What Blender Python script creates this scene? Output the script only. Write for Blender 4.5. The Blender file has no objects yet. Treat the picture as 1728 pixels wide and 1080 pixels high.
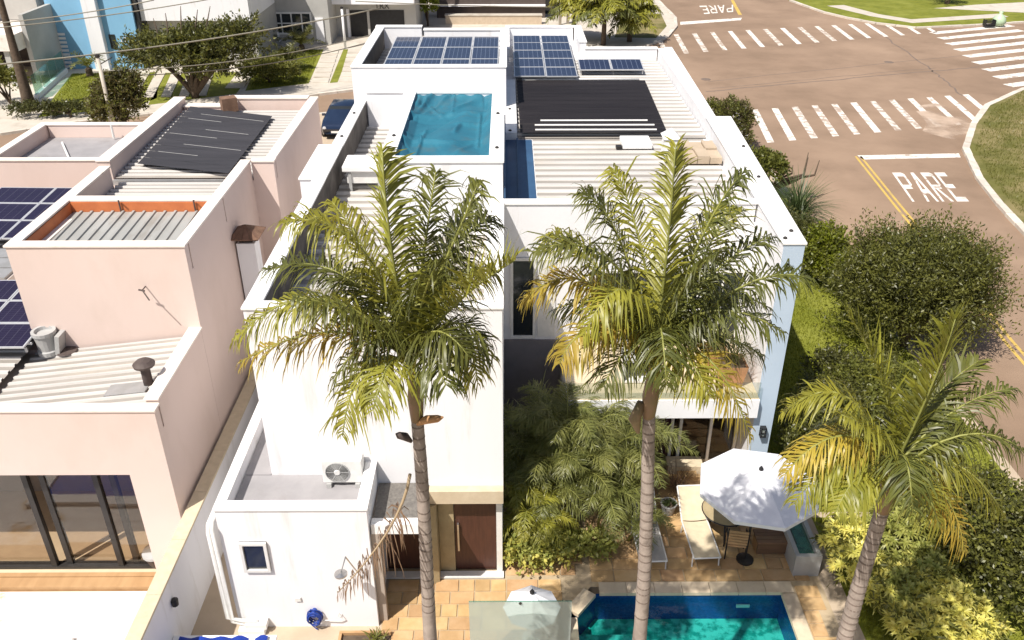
import bpy, math, random
import numpy as np
from mathutils import Vector, Matrix
random.seed(7); RNG = np.random.default_rng(11)
S = bpy.context.scene
COL = S.collection
rad = math.radians

# ------------------------------------------------------------------ camera
CAM_H, PITCH, YAW, FPX = 15.0, rad(29.65), rad(0.35), 1457.0
cam = bpy.data.cameras.new('camera'); cam_o = bpy.data.objects.new('camera', cam); COL.objects.link(cam_o)
cam_o.location = (0, 0, CAM_H); cam_o.rotation_euler = (math.pi/2 - PITCH, 0, -YAW)
cam.sensor_fit = 'HORIZONTAL'; cam.sensor_width = 36.0; cam.lens = 36.0*FPX/1728.0
cam.clip_start = 0.1; cam.clip_end = 2000
S.camera = cam_o
# ------------------------------------------------------------------ sky and sun
SUN_DIR = Vector((0.43, 0.50, -1.0)).normalized()          # the way the light travels
elev = math.asin(-SUN_DIR.z); azim = math.atan2(-SUN_DIR.x, -SUN_DIR.y)   # clockwise from +Y
W = bpy.data.worlds.new('World'); S.world = W; W.use_nodes = True
wn = W.node_tree.nodes; wl = W.node_tree.links
sky = wn.new('ShaderNodeTexSky'); sky.sky_type = 'NISHITA'; sky.sun_disc = False
sky.sun_elevation = elev; sky.sun_rotation = azim; sky.air_density = 0.9; sky.dust_density = 2.5; sky.ozone_density = 1.0
wn['Background'].inputs['Strength'].default_value = 0.082
wl.new(sky.outputs[0], wn['Background'].inputs['Color'])
sun = bpy.data.lights.new('sun', 'SUN'); sun.energy = 5.0; sun.angle = rad(0.53); sun.color = (1.0, 0.945, 0.875)
sun_o = bpy.data.objects.new('sun', sun); COL.objects.link(sun_o)
sun_o.rotation_euler = SUN_DIR.to_track_quat('-Z', 'Y').to_euler(); sun_o.location = (-20, -20, 40)
S.view_settings.view_transform = 'Standard'; S.view_settings.look = 'None'
S.view_settings.exposure = 0.24; S.view_settings.gamma = 1.0; S.view_settings.use_curve_mapping = False
S.render.engine = 'CYCLES'
S.cycles.max_bounces = 8; S.cycles.transparent_max_bounces = 16; S.cycles.use_denoising = True

# ------------------------------------------------------------------ placing: where a sight line meets a height or a depth
def at(px, py, z=None, Y=None):
    u = (px-864.0)/FPX; v = (540.0-py)/FPX
    y = math.cos(PITCH)+v*math.sin(PITCH); zz = -math.sin(PITCH)+v*math.cos(PITCH)
    c, s = math.cos(YAW), math.sin(YAW)
    d = Vector((u*c+y*s, -u*s+y*c, zz))
    t = (z-CAM_H)/d.z if z is not None else Y/d.y
    return Vector((d.x*t, d.y*t, CAM_H+d.z*t))

# ------------------------------------------------------------------ materials
def new_mat(name):
    m = bpy.data.materials.new(name); m.use_nodes = True
    return m, m.node_tree.nodes, m.node_tree.links, m.node_tree.nodes['Principled BSDF']
def pm(name, c1, c2=None, scale=3.0, rough=0.6, bump=0.0, bscale=None, metal=0.0, stretch=(1, 1, 1), contrast=(0.35, 0.65),
       c3=None, s3=0.4, k3=(0.55, 0.7), spec=0.4, objrand=0.0, coat=0.0, detail=6):
    m, n, l, b = new_mat(name)
    b.inputs['Roughness'].default_value = rough; b.inputs['Metallic'].default_value = metal
    b.inputs['Specular IOR Level'].default_value = spec
    if coat: b.inputs['Coat Weight'].default_value = coat
    geo = n.new('ShaderNodeNewGeometry'); mp = n.new('ShaderNodeMapping'); mp.inputs['Scale'].default_value = stretch
    l.new(geo.outputs['Position'], mp.inputs['Vector'])
    def noise(sc, det=detail):
        t = n.new('ShaderNodeTexNoise'); t.inputs['Scale'].default_value = sc; t.inputs['Detail'].default_value = det
        t.inputs['Roughness'].default_value = 0.62; l.new(mp.outputs[0], t.inputs['Vector']); return t
    col = None
    if c2 is None: c2 = tuple(x*0.88 for x in c1)
    t = noise(scale); r = n.new('ShaderNodeValToRGB')
    r.color_ramp.elements[0].position = contrast[0]; r.color_ramp.elements[1].position = contrast[1]
    r.color_ramp.elements[0].color = (*c1, 1); r.color_ramp.elements[1].color = (*c2, 1)
    l.new(t.outputs['Fac'], r.inputs['Fac']); col = r.outputs['Color']
    if c3 is not None:
        t3 = noise(s3); r3 = n.new('ShaderNodeMapRange'); r3.inputs[1].default_value = k3[0]; r3.inputs[2].default_value = k3[1]
        l.new(t3.outputs['Fac'], r3.inputs[0])
        mx = n.new('ShaderNodeMix'); mx.data_type = 'RGBA'; mx.inputs[7].default_value = (*c3, 1)
        l.new(r3.outputs[0], mx.inputs[0]); l.new(col, mx.inputs[6]); col = mx.outputs[2]
    if objrand:
        oi = n.new('ShaderNodeObjectInfo'); h = n.new('ShaderNodeHueSaturation')
        a = n.new('ShaderNodeMapRange'); a.inputs[3].default_value = 1-objrand; a.inputs[4].default_value = 1+objrand
        l.new(oi.outputs['Random'], a.inputs[0]); l.new(a.outputs[0], h.inputs['Value'])
        a2 = n.new('ShaderNodeMapRange'); a2.inputs[3].default_value = 0.5-objrand*0.05; a2.inputs[4].default_value = 0.5+objrand*0.05
        w = n.new('ShaderNodeMath'); w.operation = 'MULTIPLY'; w.inputs[1].default_value = 7.31
        f = n.new('ShaderNodeMath'); f.operation = 'FRACT'
        l.new(oi.outputs['Random'], w.inputs[0]); l.new(w.outputs[0], f.inputs[0]); l.new(f.outputs[0], a2.inputs[0]); l.new(a2.outputs[0], h.inputs['Hue'])
        l.new(col, h.inputs['Color']); col = h.outputs['Color']
    l.new(col, b.inputs['Base Color'])
    if bump:
        t2 = noise(bscale or scale*6); bp = n.new('ShaderNodeBump'); bp.inputs['Strength'].default_value = bump; bp.inputs['Distance'].default_value = 0.02
        l.new(t2.outputs['Fac'], bp.inputs['Height']); l.new(bp.outputs[0], b.inputs['Normal'])
    return m
def leaf_mat(name, c1, c2, scale=9.0, rough=0.42, trans=0.35, objrand=0.12):
    m = pm(name, c1, c2, scale=scale, rough=rough, contrast=(0.3, 0.7), objrand=objrand, spec=0.5, detail=3)
    n = m.node_tree.nodes; l = m.node_tree.links; b = n['Principled BSDF']
    col = b.inputs['Base Color'].links[0].from_socket
    tr = n.new('ShaderNodeBsdfTranslucent'); h = n.new('ShaderNodeHueSaturation'); h.inputs['Value'].default_value = 1.5; h.inputs['Hue'].default_value = 0.485
    l.new(col, h.inputs['Color']); l.new(h.outputs[0], tr.inputs['Color'])
    mx = n.new('ShaderNodeMixShader'); mx.inputs[0].default_value = trans
    l.new(b.outputs[0], mx.inputs[1]); l.new(tr.outputs[0], mx.inputs[2]); l.new(mx.outputs[0], n['Material Output'].inputs['Surface'])
    return m
def glass_mat(name, tint=(0.8, 0.9, 0.9), refl=1.45, rough=0.02, opaque=0.0, base=(0.5, 0.55, 0.55), wave=0.0):
    m, n, l, b = new_mat(name)
    tr = n.new('ShaderNodeBsdfTransparent'); tr.inputs[0].default_value = (*tint, 1)
    gl = n.new('ShaderNodeBsdfGlossy'); gl.inputs['Roughness'].default_value = rough
    f0 = ((refl-1)/(refl+1))**2                                  # Schlick, alike on both faces of a pane
    fr = n.new('ShaderNodeLayerWeight'); pw = n.new('ShaderNodeMath'); pw.operation = 'POWER'; pw.inputs[1].default_value = 5.0
    ma = n.new('ShaderNodeMath'); ma.operation = 'MULTIPLY_ADD'; ma.inputs[1].default_value = 1-f0; ma.inputs[2].default_value = f0
    l.new(fr.outputs['Facing'], pw.inputs[0]); l.new(pw.outputs[0], ma.inputs[0])
    mx = n.new('ShaderNodeMixShader'); l.new(ma.outputs[0], mx.inputs[0]); l.new(tr.outputs[0], mx.inputs[1]); l.new(gl.outputs[0], mx.inputs[2])
    out = mx
    if wave:
        g = n.new('ShaderNodeNewGeometry'); t = n.new('ShaderNodeTexNoise'); t.inputs['Scale'].default_value = 2.2; t.inputs['Detail'].default_value = 3
        l.new(g.outputs['Position'], t.inputs['Vector']); bp = n.new('ShaderNodeBump'); bp.inputs['Strength'].default_value = wave; bp.inputs['Distance'].default_value = 0.082
        l.new(t.outputs['Fac'], bp.inputs['Height']); l.new(bp.outputs[0], gl.inputs['Normal']); l.new(bp.outputs[0], fr.inputs['Normal'])
    if opaque:
        d = n.new('ShaderNodeBsdfDiffuse'); d.inputs[0].default_value = (*base, 1)
        m2 = n.new('ShaderNodeMixShader'); m2.inputs[0].default_value = opaque
        l.new(mx.outputs[0], m2.inputs[1]); l.new(d.outputs[0], m2.inputs[2]); out = m2
    l.new(out.outputs[0], n['Material Output'].inputs['Surface']); n.remove(b)
    return m
def grid_mat(name, cell, line, nx, ny, w, h, lw=0.05, rough=0.12, c2=None):
    """dark photovoltaic cells with thin pale conductors, in the panel's own coordinates (0..w, 0..h)"""
    m, n, l, b = new_mat(name)
    tc = n.new('ShaderNodeTexCoord'); sp = n.new('ShaderNodeSeparateXYZ'); l.new(tc.outputs['Object'], sp.inputs[0])
    def lines(out, k, size, width):
        a = n.new('ShaderNodeMath'); a.operation = 'MULTIPLY'; a.inputs[1].default_value = k/size; l.new(out, a.inputs[0])
        f = n.new('ShaderNodeMath'); f.operation = 'FRACT'; l.new(a.outputs[0], f.inputs[0])
        c = n.new('ShaderNodeMath'); c.operation = 'LESS_THAN'; c.inputs[1].default_value = width; l.new(f.outputs[0], c.inputs[0]); return c.outputs[0]
    a = lines(sp.outputs['X'], nx, w, lw*1.6); c = lines(sp.outputs['Y'], ny, h, lw)
    mx = n.new('ShaderNodeMath'); mx.operation = 'MAXIMUM'; l.new(a, mx.inputs[0]); l.new(c, mx.inputs[1])
    ns = n.new('ShaderNodeTexNoise'); ns.inputs['Scale'].default_value = 1.1; l.new(tc.outputs['Object'], ns.inputs['Vector'])
    cm = n.new('ShaderNodeMix'); cm.data_type = 'RGBA'; cm.inputs[6].default_value = (*cell, 1); cm.inputs[7].default_value = (*(c2 or cell), 1); l.new(ns.outputs['Fac'], cm.inputs[0])
    co = n.new('ShaderNodeMix'); co.data_type = 'RGBA'; co.inputs[7].default_value = (*line, 1); l.new(mx.outputs[0], co.inputs[0]); l.new(cm.outputs[2], co.inputs[6])
    l.new(co.outputs[2], b.inputs['Base Color']); b.inputs['Roughness'].default_value = rough; b.inputs['Specular IOR Level'].default_value = 0.35
    return m

M = {}
M['white'] = pm('white_render', (0.85, 0.845, 0.855), (0.80, 0.795, 0.805), scale=0.8, rough=0.85, bump=0.12, bscale=40, c3=(0.60, 0.57, 0.53), s3=2.6, k3=(0.56, 0.84), stretch=(1, 1, 0.14))
M['coping'] = pm('white_coping', (0.87, 0.865, 0.85), (0.80, 0.79, 0.77), scale=1.5, rough=0.75, bump=0.1, c3=(0.60, 0.56, 0.50), s3=2.2, k3=(0.62, 0.8))
M['pink'] = pm('pink_render', (0.725, 0.588, 0.525), (0.695, 0.56, 0.495), scale=0.5, rough=0.9, bump=0.12, bscale=50, c3=(0.645, 0.515, 0.445), s3=0.8, k3=(0.5, 0.8), stretch=(1, 1, 0.5))
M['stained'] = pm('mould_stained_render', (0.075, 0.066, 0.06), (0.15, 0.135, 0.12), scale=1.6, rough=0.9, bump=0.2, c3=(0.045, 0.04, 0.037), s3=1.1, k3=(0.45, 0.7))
M['pinkcap'] = pm('pale_pink_coping', (0.85, 0.77, 0.70), (0.78, 0.69, 0.61), scale=2, rough=0.8, bump=0.1, c3=(0.58, 0.48, 0.40), s3=2.0, k3=(0.62, 0.8))
M['orange'] = pm('orange_waterproofing', (0.62, 0.20, 0.07), (0.50, 0.15, 0.055), scale=2, rough=0.6, bump=0.1)
M['sheetpan'] = pm('darker_roof_pan', (0.37, 0.34, 0.305), (0.30, 0.275, 0.245), scale=1.5, rough=0.6, c3=(0.44, 0.395, 0.33), s3=1.0, stretch=(0.3, 1, 1))  # flat pans toned darker and tanner than the ribs
M['sheet'] = pm('white_metal_roofing', (0.62, 0.60, 0.57), (0.52, 0.50, 0.47), scale=1.2, rough=0.5, c3=(0.52, 0.46, 0.385), s3=0.9, k3=(0.56, 0.8), stretch=(0.35, 1, 1), objrand=0.04)
M['sheetgrey'] = pm('grey_metal_roofing', (0.40, 0.40, 0.38), (0.33, 0.33, 0.31), scale=1.5, rough=0.45, c3=(0.27, 0.25, 0.22), s3=1.3, stretch=(1, 0.35, 1), objrand=0.05)
M['flash'] = pm('grey_flashing', (0.42, 0.42, 0.42), (0.35, 0.35, 0.34), rough=0.4, metal=0.3)
M['mat'] = pm('black_solar_mat', (0.016, 0.014, 0.016), (0.024, 0.021, 0.023), scale=1.0, rough=0.7, spec=0.2, stretch=(0.3, 3, 1), bump=0.2, bscale=9)
M['matgrey'] = pm('charcoal_solar_mat', (0.042, 0.041, 0.046), (0.056, 0.054, 0.06), scale=1.0, rough=0.65, spec=0.25, stretch=(0.3, 3, 1), bump=0.2, bscale=9)
M['pvc'] = pm('white_pvc', (0.8, 0.79, 0.76), (0.7, 0.69, 0.66), scale=4, rough=0.4)
M['frame'] = pm('aluminium_frame', (0.72, 0.73, 0.74), (0.62, 0.63, 0.64), rough=0.35, metal=0.4)
M['pv'] = grid_mat('blue_cells', (0.013, 0.020, 0.05), (0.14, 0.17, 0.24), 6, 10, 1.0, 1.0, lw=0.05, c2=(0.026, 0.038, 0.08))
M['pvdark'] = grid_mat('violet_black_cells', (0.014, 0.011, 0.026), (0.055, 0.05, 0.075), 6, 10, 1.0, 1.0, lw=0.05, c2=(0.03, 0.022, 0.055))
M['tarp'] = pm('turquoise_tarpaulin', (0.025, 0.135, 0.20), (0.035, 0.18, 0.25), scale=0.9, rough=0.42, bump=0.8, bscale=4, c3=(0.075, 0.13, 0.15), s3=1.0, k3=(0.55, 0.75))
M['bluemetal'] = pm('shaded_blue_gutter', (0.035, 0.085, 0.17), (0.05, 0.12, 0.23), scale=1.4, rough=0.4)  # blue sheet metal with its shade mixed into the colour
M['asphalt'] = pm('sunbleached_asphalt', (0.285, 0.195, 0.132), (0.225, 0.153, 0.102), scale=0.3, rough=0.9, bump=0.35, bscale=30, c3=(0.345, 0.24, 0.165), s3=0.09, k3=(0.45, 0.65), stretch=(1, 1, 1), detail=9)
def sand_mat():
    m = pm('spilled_sand', (0.56, 0.43, 0.33), (0.46, 0.34, 0.25), scale=1.2, rough=0.95); n = m.node_tree.nodes; l = m.node_tree.links
    g = n.new('ShaderNodeNewGeometry'); t = n.new('ShaderNodeTexNoise'); t.inputs['Scale'].default_value = 0.45; t.inputs['Detail'].default_value = 9
    r = n.new('ShaderNodeMapRange'); r.inputs[1].default_value = 0.40; r.inputs[2].default_value = 0.58; r.inputs[4].default_value = 0.9
    l.new(g.outputs['Position'], t.inputs['Vector']); l.new(t.outputs['Fac'], r.inputs[0]); l.new(r.outputs[0], n['Principled BSDF'].inputs['Alpha']); return m
M['sand'] = sand_mat()
M['repair'] = pm('asphalt_repair', (0.235, 0.165, 0.115), (0.20, 0.14, 0.097), scale=1.0, rough=0.9, bump=0.3, bscale=30)
M['tar'] = pm('painted_wire_shadow', (0.16, 0.12, 0.095), (0.22, 0.165, 0.13), scale=2, rough=0.8)  # dark tone of the painted wire shadows; drain covers share it
def paint_mat(name, c, wear=(0.5, 0.62)):
    m = pm(name, c, tuple(x*0.93 for x in c), scale=3, rough=0.7, c3=(0.42, 0.33, 0.26), s3=2.6, k3=wear, detail=8, objrand=0.05); return m
M['paint'] = paint_mat('worn_white_road_paint', (0.80, 0.75, 0.68), (0.53, 0.64))
M['paintworn'] = paint_mat('flaking_white_road_paint', (0.78, 0.72, 0.64), (0.46, 0.56))
M['yellow'] = pm('yellow_road_paint', (0.62, 0.43, 0.10), (0.55, 0.38, 0.10), scale=3, rough=0.7, c3=(0.36, 0.27, 0.15), s3=2.0, k3=(0.55, 0.7))
M['concrete'] = pm('pale_concrete', (0.58, 0.53, 0.45), (0.50, 0.45, 0.38), scale=1.2, rough=0.9, bump=0.2, bscale=25, c3=(0.40, 0.35, 0.28), s3=0.8, k3=(0.55, 0.75), objrand=0.06)
M['kerb'] = pm('kerb_concrete', (0.66, 0.60, 0.52), (0.55, 0.49, 0.41), scale=2, rough=0.9, bump=0.2, bscale=20, objrand=0.12)
M['paving'] = pm('tan_paving', (0.52, 0.42, 0.31), (0.45, 0.36, 0.26), scale=1.2, rough=0.9, bump=0.2, bscale=20)
M['tile'] = pm('yellow_sandstone', (0.56, 0.37, 0.185), (0.47, 0.295, 0.135), scale=3.0, rough=0.8, bump=0.2, bscale=18, objrand=0.16, c3=(0.62, 0.44, 0.25), s3=1.2, k3=(0.5, 0.75))
M['grout'] = pm('sandy_grout', (0.48, 0.38, 0.25), (0.42, 0.33, 0.21), rough=0.95)
M['patioslab'] = pm('white_slab_reflections', (0.82, 0.80, 0.76), (0.74, 0.72, 0.68), scale=0.7, rough=0.6, c3=(0.52, 0.33, 0.13), s3=0.55, k3=(0.58, 0.66))  # orange blotches are reflections painted into the slab colour
M['copestone'] = pm('pool_coping_stone', (0.66, 0.55, 0.40), (0.58, 0.47, 0.33), scale=4, rough=0.8, bump=0.2, objrand=0.08)
M['grass'] = pm('lawn', (0.19, 0.20, 0.016), (0.13, 0.15, 0.013), scale=1.6, rough=0.95, bump=0.5, bscale=30, c3=(0.24, 0.25, 0.04), s3=0.5, k3=(0.45, 0.7))
M['drygrass'] = pm('dry_lawn', (0.15, 0.142, 0.035), (0.105, 0.105, 0.022), scale=1.2, rough=0.95, bump=0.5, bscale=25, c3=(0.27, 0.215, 0.10), s3=0.35, k3=(0.45, 0.65))
M['blade'] = leaf_mat('grass_blade', (0.215, 0.225, 0.015), (0.14, 0.165, 0.013), scale=4, trans=0.3, objrand=0.02)
M['drysblade'] = leaf_mat('dry_grass_blade', (0.185, 0.178, 0.04), (0.125, 0.13, 0.022), scale=3, trans=0.25, objrand=0.02)
M['wood'] = pm('warm_wood', (0.50, 0.31, 0.155), (0.40, 0.235, 0.11), scale=3, rough=0.6, stretch=(1, 0.2, 1), bump=0.15)
M['benchwood'] = pm('weathered_brown_wood', (0.20, 0.115, 0.065), (0.14, 0.08, 0.045), scale=5, rough=0.7, stretch=(0.3, 2, 2), objrand=0.15)
M['brownwood'] = pm('dark_door_wood', (0.085, 0.034, 0.022), (0.06, 0.024, 0.017), scale=6, rough=0.45, stretch=(4, 4, 0.4))
M['maroon'] = pm('maroon_curtain', (0.06, 0.014, 0.02), (0.045, 0.011, 0.016), rough=0.7)
M['olive'] = pm('sandstone_cladding', (0.42, 0.34, 0.20), (0.34, 0.27, 0.155), scale=4, rough=0.8, bump=0.2)
M['gravel'] = pm('grey_pebbles', (0.20, 0.185, 0.165), (0.13, 0.12, 0.11), scale=14, rough=0.9, bump=0.5, bscale=22)
M['greyroof'] = pm('grey_membrane', (0.36, 0.345, 0.35), (0.30, 0.29, 0.295), scale=1.5, rough=0.7, c3=(0.26, 0.245, 0.24), s3=1.2, k3=(0.55, 0.78))
M['darkmetal'] = pm('dark_metal', (0.035, 0.032, 0.03), (0.05, 0.045, 0.042), rough=0.45, metal=0.3)
M['rustmetal'] = pm('weathered_brown_metal', (0.11, 0.085, 0.075), (0.075, 0.055, 0.05), scale=5, rough=0.7)
M['black'] = pm('black_plastic', (0.015, 0.015, 0.016), (0.022, 0.022, 0.024), rough=0.45)
M['plasticgrey'] = pm('grey_plastic', (0.45, 0.45, 0.44), (0.38, 0.38, 0.37), rough=0.5)
M['chrome'] = pm('brushed_steel', (0.55, 0.54, 0.53), (0.45, 0.44, 0.43), rough=0.3, metal=0.9)
M['hose'] = pm('blue_rubber', (0.015, 0.05, 0.30), (0.012, 0.04, 0.22), scale=8, rough=0.4)
M['bluetarp'] = pm('royal_blue_cover', (0.012, 0.05, 0.36), (0.01, 0.035, 0.26), scale=4, rough=0.45, bump=0.3, bscale=6)
M['terracotta'] = pm('terracotta', (0.48, 0.265, 0.13), (0.40, 0.21, 0.10), scale=5, rough=0.85, bump=0.2, objrand=0.08)
M['brick'] = pm('roof_clay', (0.22, 0.13, 0.085), (0.15, 0.085, 0.055), scale=6, rough=0.9, objrand=0.1)
M['fabric'] = pm('white_parasol_canvas', (0.80, 0.80, 0.82), (0.74, 0.74, 0.77), scale=3, rough=0.9, bump=0.12, bscale=12, objrand=0.03)
M['sling'] = pm('cream_sling', (0.66, 0.56, 0.40), (0.58, 0.49, 0.34), scale=6, rough=0.8)
M['greysling'] = pm('grey_sling', (0.45, 0.43, 0.40), (0.38, 0.36, 0.34), scale=6, rough=0.8)
M['bluewall'] = pm('sky_blue_render', (0.235, 0.47, 0.67), (0.21, 0.43, 0.62), scale=0.7, rough=0.85, bump=0.1)
M['greywall'] = pm('grey_render', (0.46, 0.45, 0.42), (0.40, 0.39, 0.365), scale=0.8, rough=0.9, bump=0.1)
M['brownwall'] = pm('brown_cladding', (0.105, 0.082, 0.07), (0.085, 0.065, 0.055), scale=2, rough=0.8)
M['stonewall'] = pm('beige_stone', (0.58, 0.47, 0.35), (0.50, 0.40, 0.29), scale=3, rough=0.85, bump=0.2)
M['paleblue'] = pm('pale_blue_render', (0.48, 0.58, 0.69), (0.44, 0.54, 0.65), scale=1, rough=0.85)
M['charcoal'] = pm('charcoal_cladding', (0.21, 0.195, 0.20), (0.18, 0.165, 0.17), scale=2, rough=0.7)
M['darkglass'] = pm('dark_window_glass', (0.018, 0.022, 0.026), (0.028, 0.033, 0.036), scale=0.8, rough=0.06, spec=0.6)
M['glass'] = glass_mat('clear_glass', (0.82, 0.86, 0.85))
M['smokeglass'] = glass_mat('smoked_glass', (0.50, 0.48, 0.46), refl=1.5)
M['frost'] = glass_mat('screen_glass', (0.78, 0.86, 0.83), refl=1.5, rough=0.08, opaque=0.42, base=(0.60, 0.65, 0.61))
M['greenglass'] = glass_mat('green_glass', (0.62, 0.80, 0.74), opaque=0.12, base=(0.4, 0.55, 0.5))
M['water'] = glass_mat('pool_water', (0.55, 0.90, 0.90), refl=1.33, rough=0.03, wave=0.25)
M['roomwall'] = pm('room_plaster', (0.42, 0.36, 0.30), (0.38, 0.32, 0.27), rough=0.9)
M['roomfloor'] = pm('cream_floor', (0.66, 0.55, 0.38), (0.60, 0.49, 0.34), rough=0.4)
M['navytile'] = pm('navy_mosaic', (0.012, 0.05, 0.20), (0.018, 0.075, 0.27), scale=16, rough=0.25, contrast=(0.4, 0.6))
M['tealtile'] = pm('teal_mosaic_caustics', (0.01, 0.22, 0.18), (0.09, 0.45, 0.38), scale=5, rough=0.3, contrast=(0.42, 0.56), detail=4)  # teal tile tones with caustic light mottled into the colour
M['carpaint'] = pm('navy_car_paint', (0.012, 0.022, 0.05), (0.016, 0.028, 0.06), rough=0.25, coat=1.0)
M['bark'] = pm('brown_bark', (0.13, 0.095, 0.065), (0.08, 0.058, 0.04), scale=7, rough=0.95, bump=0.5, bscale=20)
def trunk_mat():
    m = pm('ringed_palm_trunk', (0.40, 0.335, 0.285), (0.29, 0.24, 0.205), scale=5, rough=0.9, bump=0.4, bscale=18, c3=(0.19, 0.155, 0.13), s3=3.5, k3=(0.55, 0.72))
    return m
M['trunk'] = trunk_mat()
M['trunkring'] = pm('palm_leaf_scar', (0.22, 0.175, 0.145), (0.16, 0.125, 0.10), scale=6, rough=0.95)
M['shaft'] = pm('crownshaft', (0.20, 0.165, 0.075), (0.25, 0.155, 0.10), scale=3, rough=0.6)
M['frondG'] = leaf_mat('palm_green', (0.155, 0.163, 0.03), (0.068, 0.077, 0.019), scale=3, trans=0.22)
M['frondL'] = leaf_mat('palm_lime', (0.35, 0.335, 0.045), (0.20, 0.205, 0.03), scale=3, trans=0.28)
M['frondY'] = leaf_mat('palm_yellow', (0.52, 0.385, 0.06), (0.33, 0.28, 0.045), scale=3, trans=0.28)
M['frondD'] = leaf_mat('palm_dead', (0.22, 0.135, 0.075), (0.14, 0.085, 0.05), scale=4, trans=0.15)
M['rachis'] = pm('palm_rachis', (0.30, 0.30, 0.075), (0.22, 0.23, 0.06), rough=0.5)
M['rachisD'] = pm('dead_rachis', (0.42, 0.32, 0.20), (0.34, 0.25, 0.15), rough=0.7)
M['areca'] = leaf_mat('areca_green', (0.23, 0.235, 0.065), (0.125, 0.14, 0.036), scale=2, trans=0.28)
M['leafD'] = leaf_mat('dark_leaf', (0.115, 0.115, 0.03), (0.055, 0.062, 0.018), scale=5, trans=0.25)
M['leafM'] = leaf_mat('mid_leaf', (0.19, 0.19, 0.036), (0.10, 0.112, 0.024), scale=4, trans=0.28)
M['leafB'] = leaf_mat('bright_leaf', (0.24, 0.27, 0.022), (0.15, 0.19, 0.018), scale=4, trans=0.35)
M['leafR'] = leaf_mat('bronze_leaf', (0.125, 0.105, 0.035), (0.07, 0.066, 0.024), scale=3, trans=0.25)
M['leafP'] = leaf_mat('pale_yellow_leaf', (0.74, 0.68, 0.20), (0.52, 0.52, 0.10), scale=3, trans=0.3)
M['leafV'] = leaf_mat('variegated_leaf', (0.50, 0.50, 0.14), (0.20, 0.24, 0.045), scale=7, trans=0.28)
M['leafG'] = leaf_mat('bluegreen_blade', (0.115, 0.15, 0.055), (0.075, 0.105, 0.035), scale=3, trans=0.3)
M['cable'] = pm('cable', (0.30, 0.28, 0.22), (0.26, 0.24, 0.19), rough=0.6)
M['greenbag'] = pm('pale_green_plastic', (0.48, 0.62, 0.42), (0.40, 0.54, 0.36), rough=0.4)

# ------------------------------------------------------------------ mesh building
OFF = {}
def basis(v):
    v = Vector(v).normalized(); a = Vector((0, 0, 1)) if abs(v.z) < 0.9 else Vector((1, 0, 0))
    s = v.cross(a).normalized(); return s, v.cross(s).normalized()
class MB:
    def __init__(self): self.v = []; self.f = []
    def add(self, vs, fs):
        o = len(self.v); self.v += [tuple(p) for p in vs]; self.f += [tuple(i+o for i in f) for f in fs]; return self
    def box(self, x0, x1, y0, y1, z0, z1):
        return self.add([(x0,y0,z0),(x1,y0,z0),(x1,y1,z0),(x0,y1,z0),(x0,y0,z1),(x1,y0,z1),(x1,y1,z1),(x0,y1,z1)],
                        [(0,3,2,1),(4,5,6,7),(0,1,5,4),(1,2,6,5),(2,3,7,6),(3,0,4,7)])
    def obox(self, c, size, rz=0, rx=0, ry=0):
        R = Matrix.Rotation(rz,3,'Z') @ Matrix.Rotation(ry,3,'Y') @ Matrix.Rotation(rx,3,'X'); c = Vector(c); sx,sy,sz = (s/2 for s in size)
        vs = [c + R @ Vector(p) for p in [(-sx,-sy,-sz),(sx,-sy,-sz),(sx,sy,-sz),(-sx,sy,-sz),(-sx,-sy,sz),(sx,-sy,sz),(sx,sy,sz),(-sx,sy,sz)]]
        return self.add(vs, [(0,3,2,1),(4,5,6,7),(0,1,5,4),(1,2,6,5),(2,3,7,6),(3,0,4,7)])
    def prism(self, poly, z0, z1):
        n = len(poly)
        return self.add([(p[0],p[1],z0) for p in poly]+[(p[0],p[1],z1) for p in poly],
                        [tuple(range(n-1,-1,-1)), tuple(range(n,2*n))]+[(i,(i+1)%n,(i+1)%n+n,i+n) for i in range(n)])
    def flat(self, poly, z=None):
        return self.add([(p[0],p[1],z if z is not None else p[2]) for p in poly], [tuple(range(len(poly)))])
    def tube(self, pts, radii, n=8, cap=True):
        pts = [Vector(p) for p in pts]
        if not hasattr(radii, '__len__'): radii = [radii]*len(pts)
        vs = []; s = None
        for i, p in enumerate(pts):
            t = (pts[min(i+1,len(pts)-1)]-pts[max(i-1,0)]).normalized()
            if s is None: s, _ = basis(t)
            s = (s - t*s.dot(t)).normalized(); b = t.cross(s)
            vs += [p + (s*math.cos(2*math.pi*k/n)+b*math.sin(2*math.pi*k/n))*radii[i] for k in range(n)]
        fs = [(i*n+k, i*n+(k+1)%n, (i+1)*n+(k+1)%n, (i+1)*n+k) for i in range(len(pts)-1) for k in range(n)]
        if cap: fs += [tuple(range(n-1,-1,-1)), tuple(range((len(pts)-1)*n, len(pts)*n))]
        return self.add(vs, fs)
    def lathe(self, c, prof, n=16, axis='Z'):
        vs = []; c = Vector(c)
        for r, h in prof:
            for k in range(n):
                a = 2*math.pi*k/n
                p = Vector((r*math.cos(a), r*math.sin(a), h))
                if axis == 'Y': p = Vector((p.x, p.z, p.y))
                vs.append(c+p)
        fs = [(i*n+k, i*n+(k+1)%n, (i+1)*n+(k+1)%n, (i+1)*n+k) for i in range(len(prof)-1) for k in range(n)]
        fs += [tuple(range(n-1,-1,-1)), tuple(range((len(prof)-1)*n, len(prof)*n))]
        return self.add(vs, fs)
    def build(self, name, mat, parent=None, local=False, smooth=False, bevel=0):
        off = (0,0,0) if local else OFF.get(parent.name, (0,0,0)) if parent else (0,0,0)
        me = bpy.data.meshes.new(name)
        me.from_pydata([(a-off[0], b-off[1], c-off[2]) for a,b,c in self.v], [], self.f)
        return link(name, me, mat, parent, off, smooth, bevel)
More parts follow.
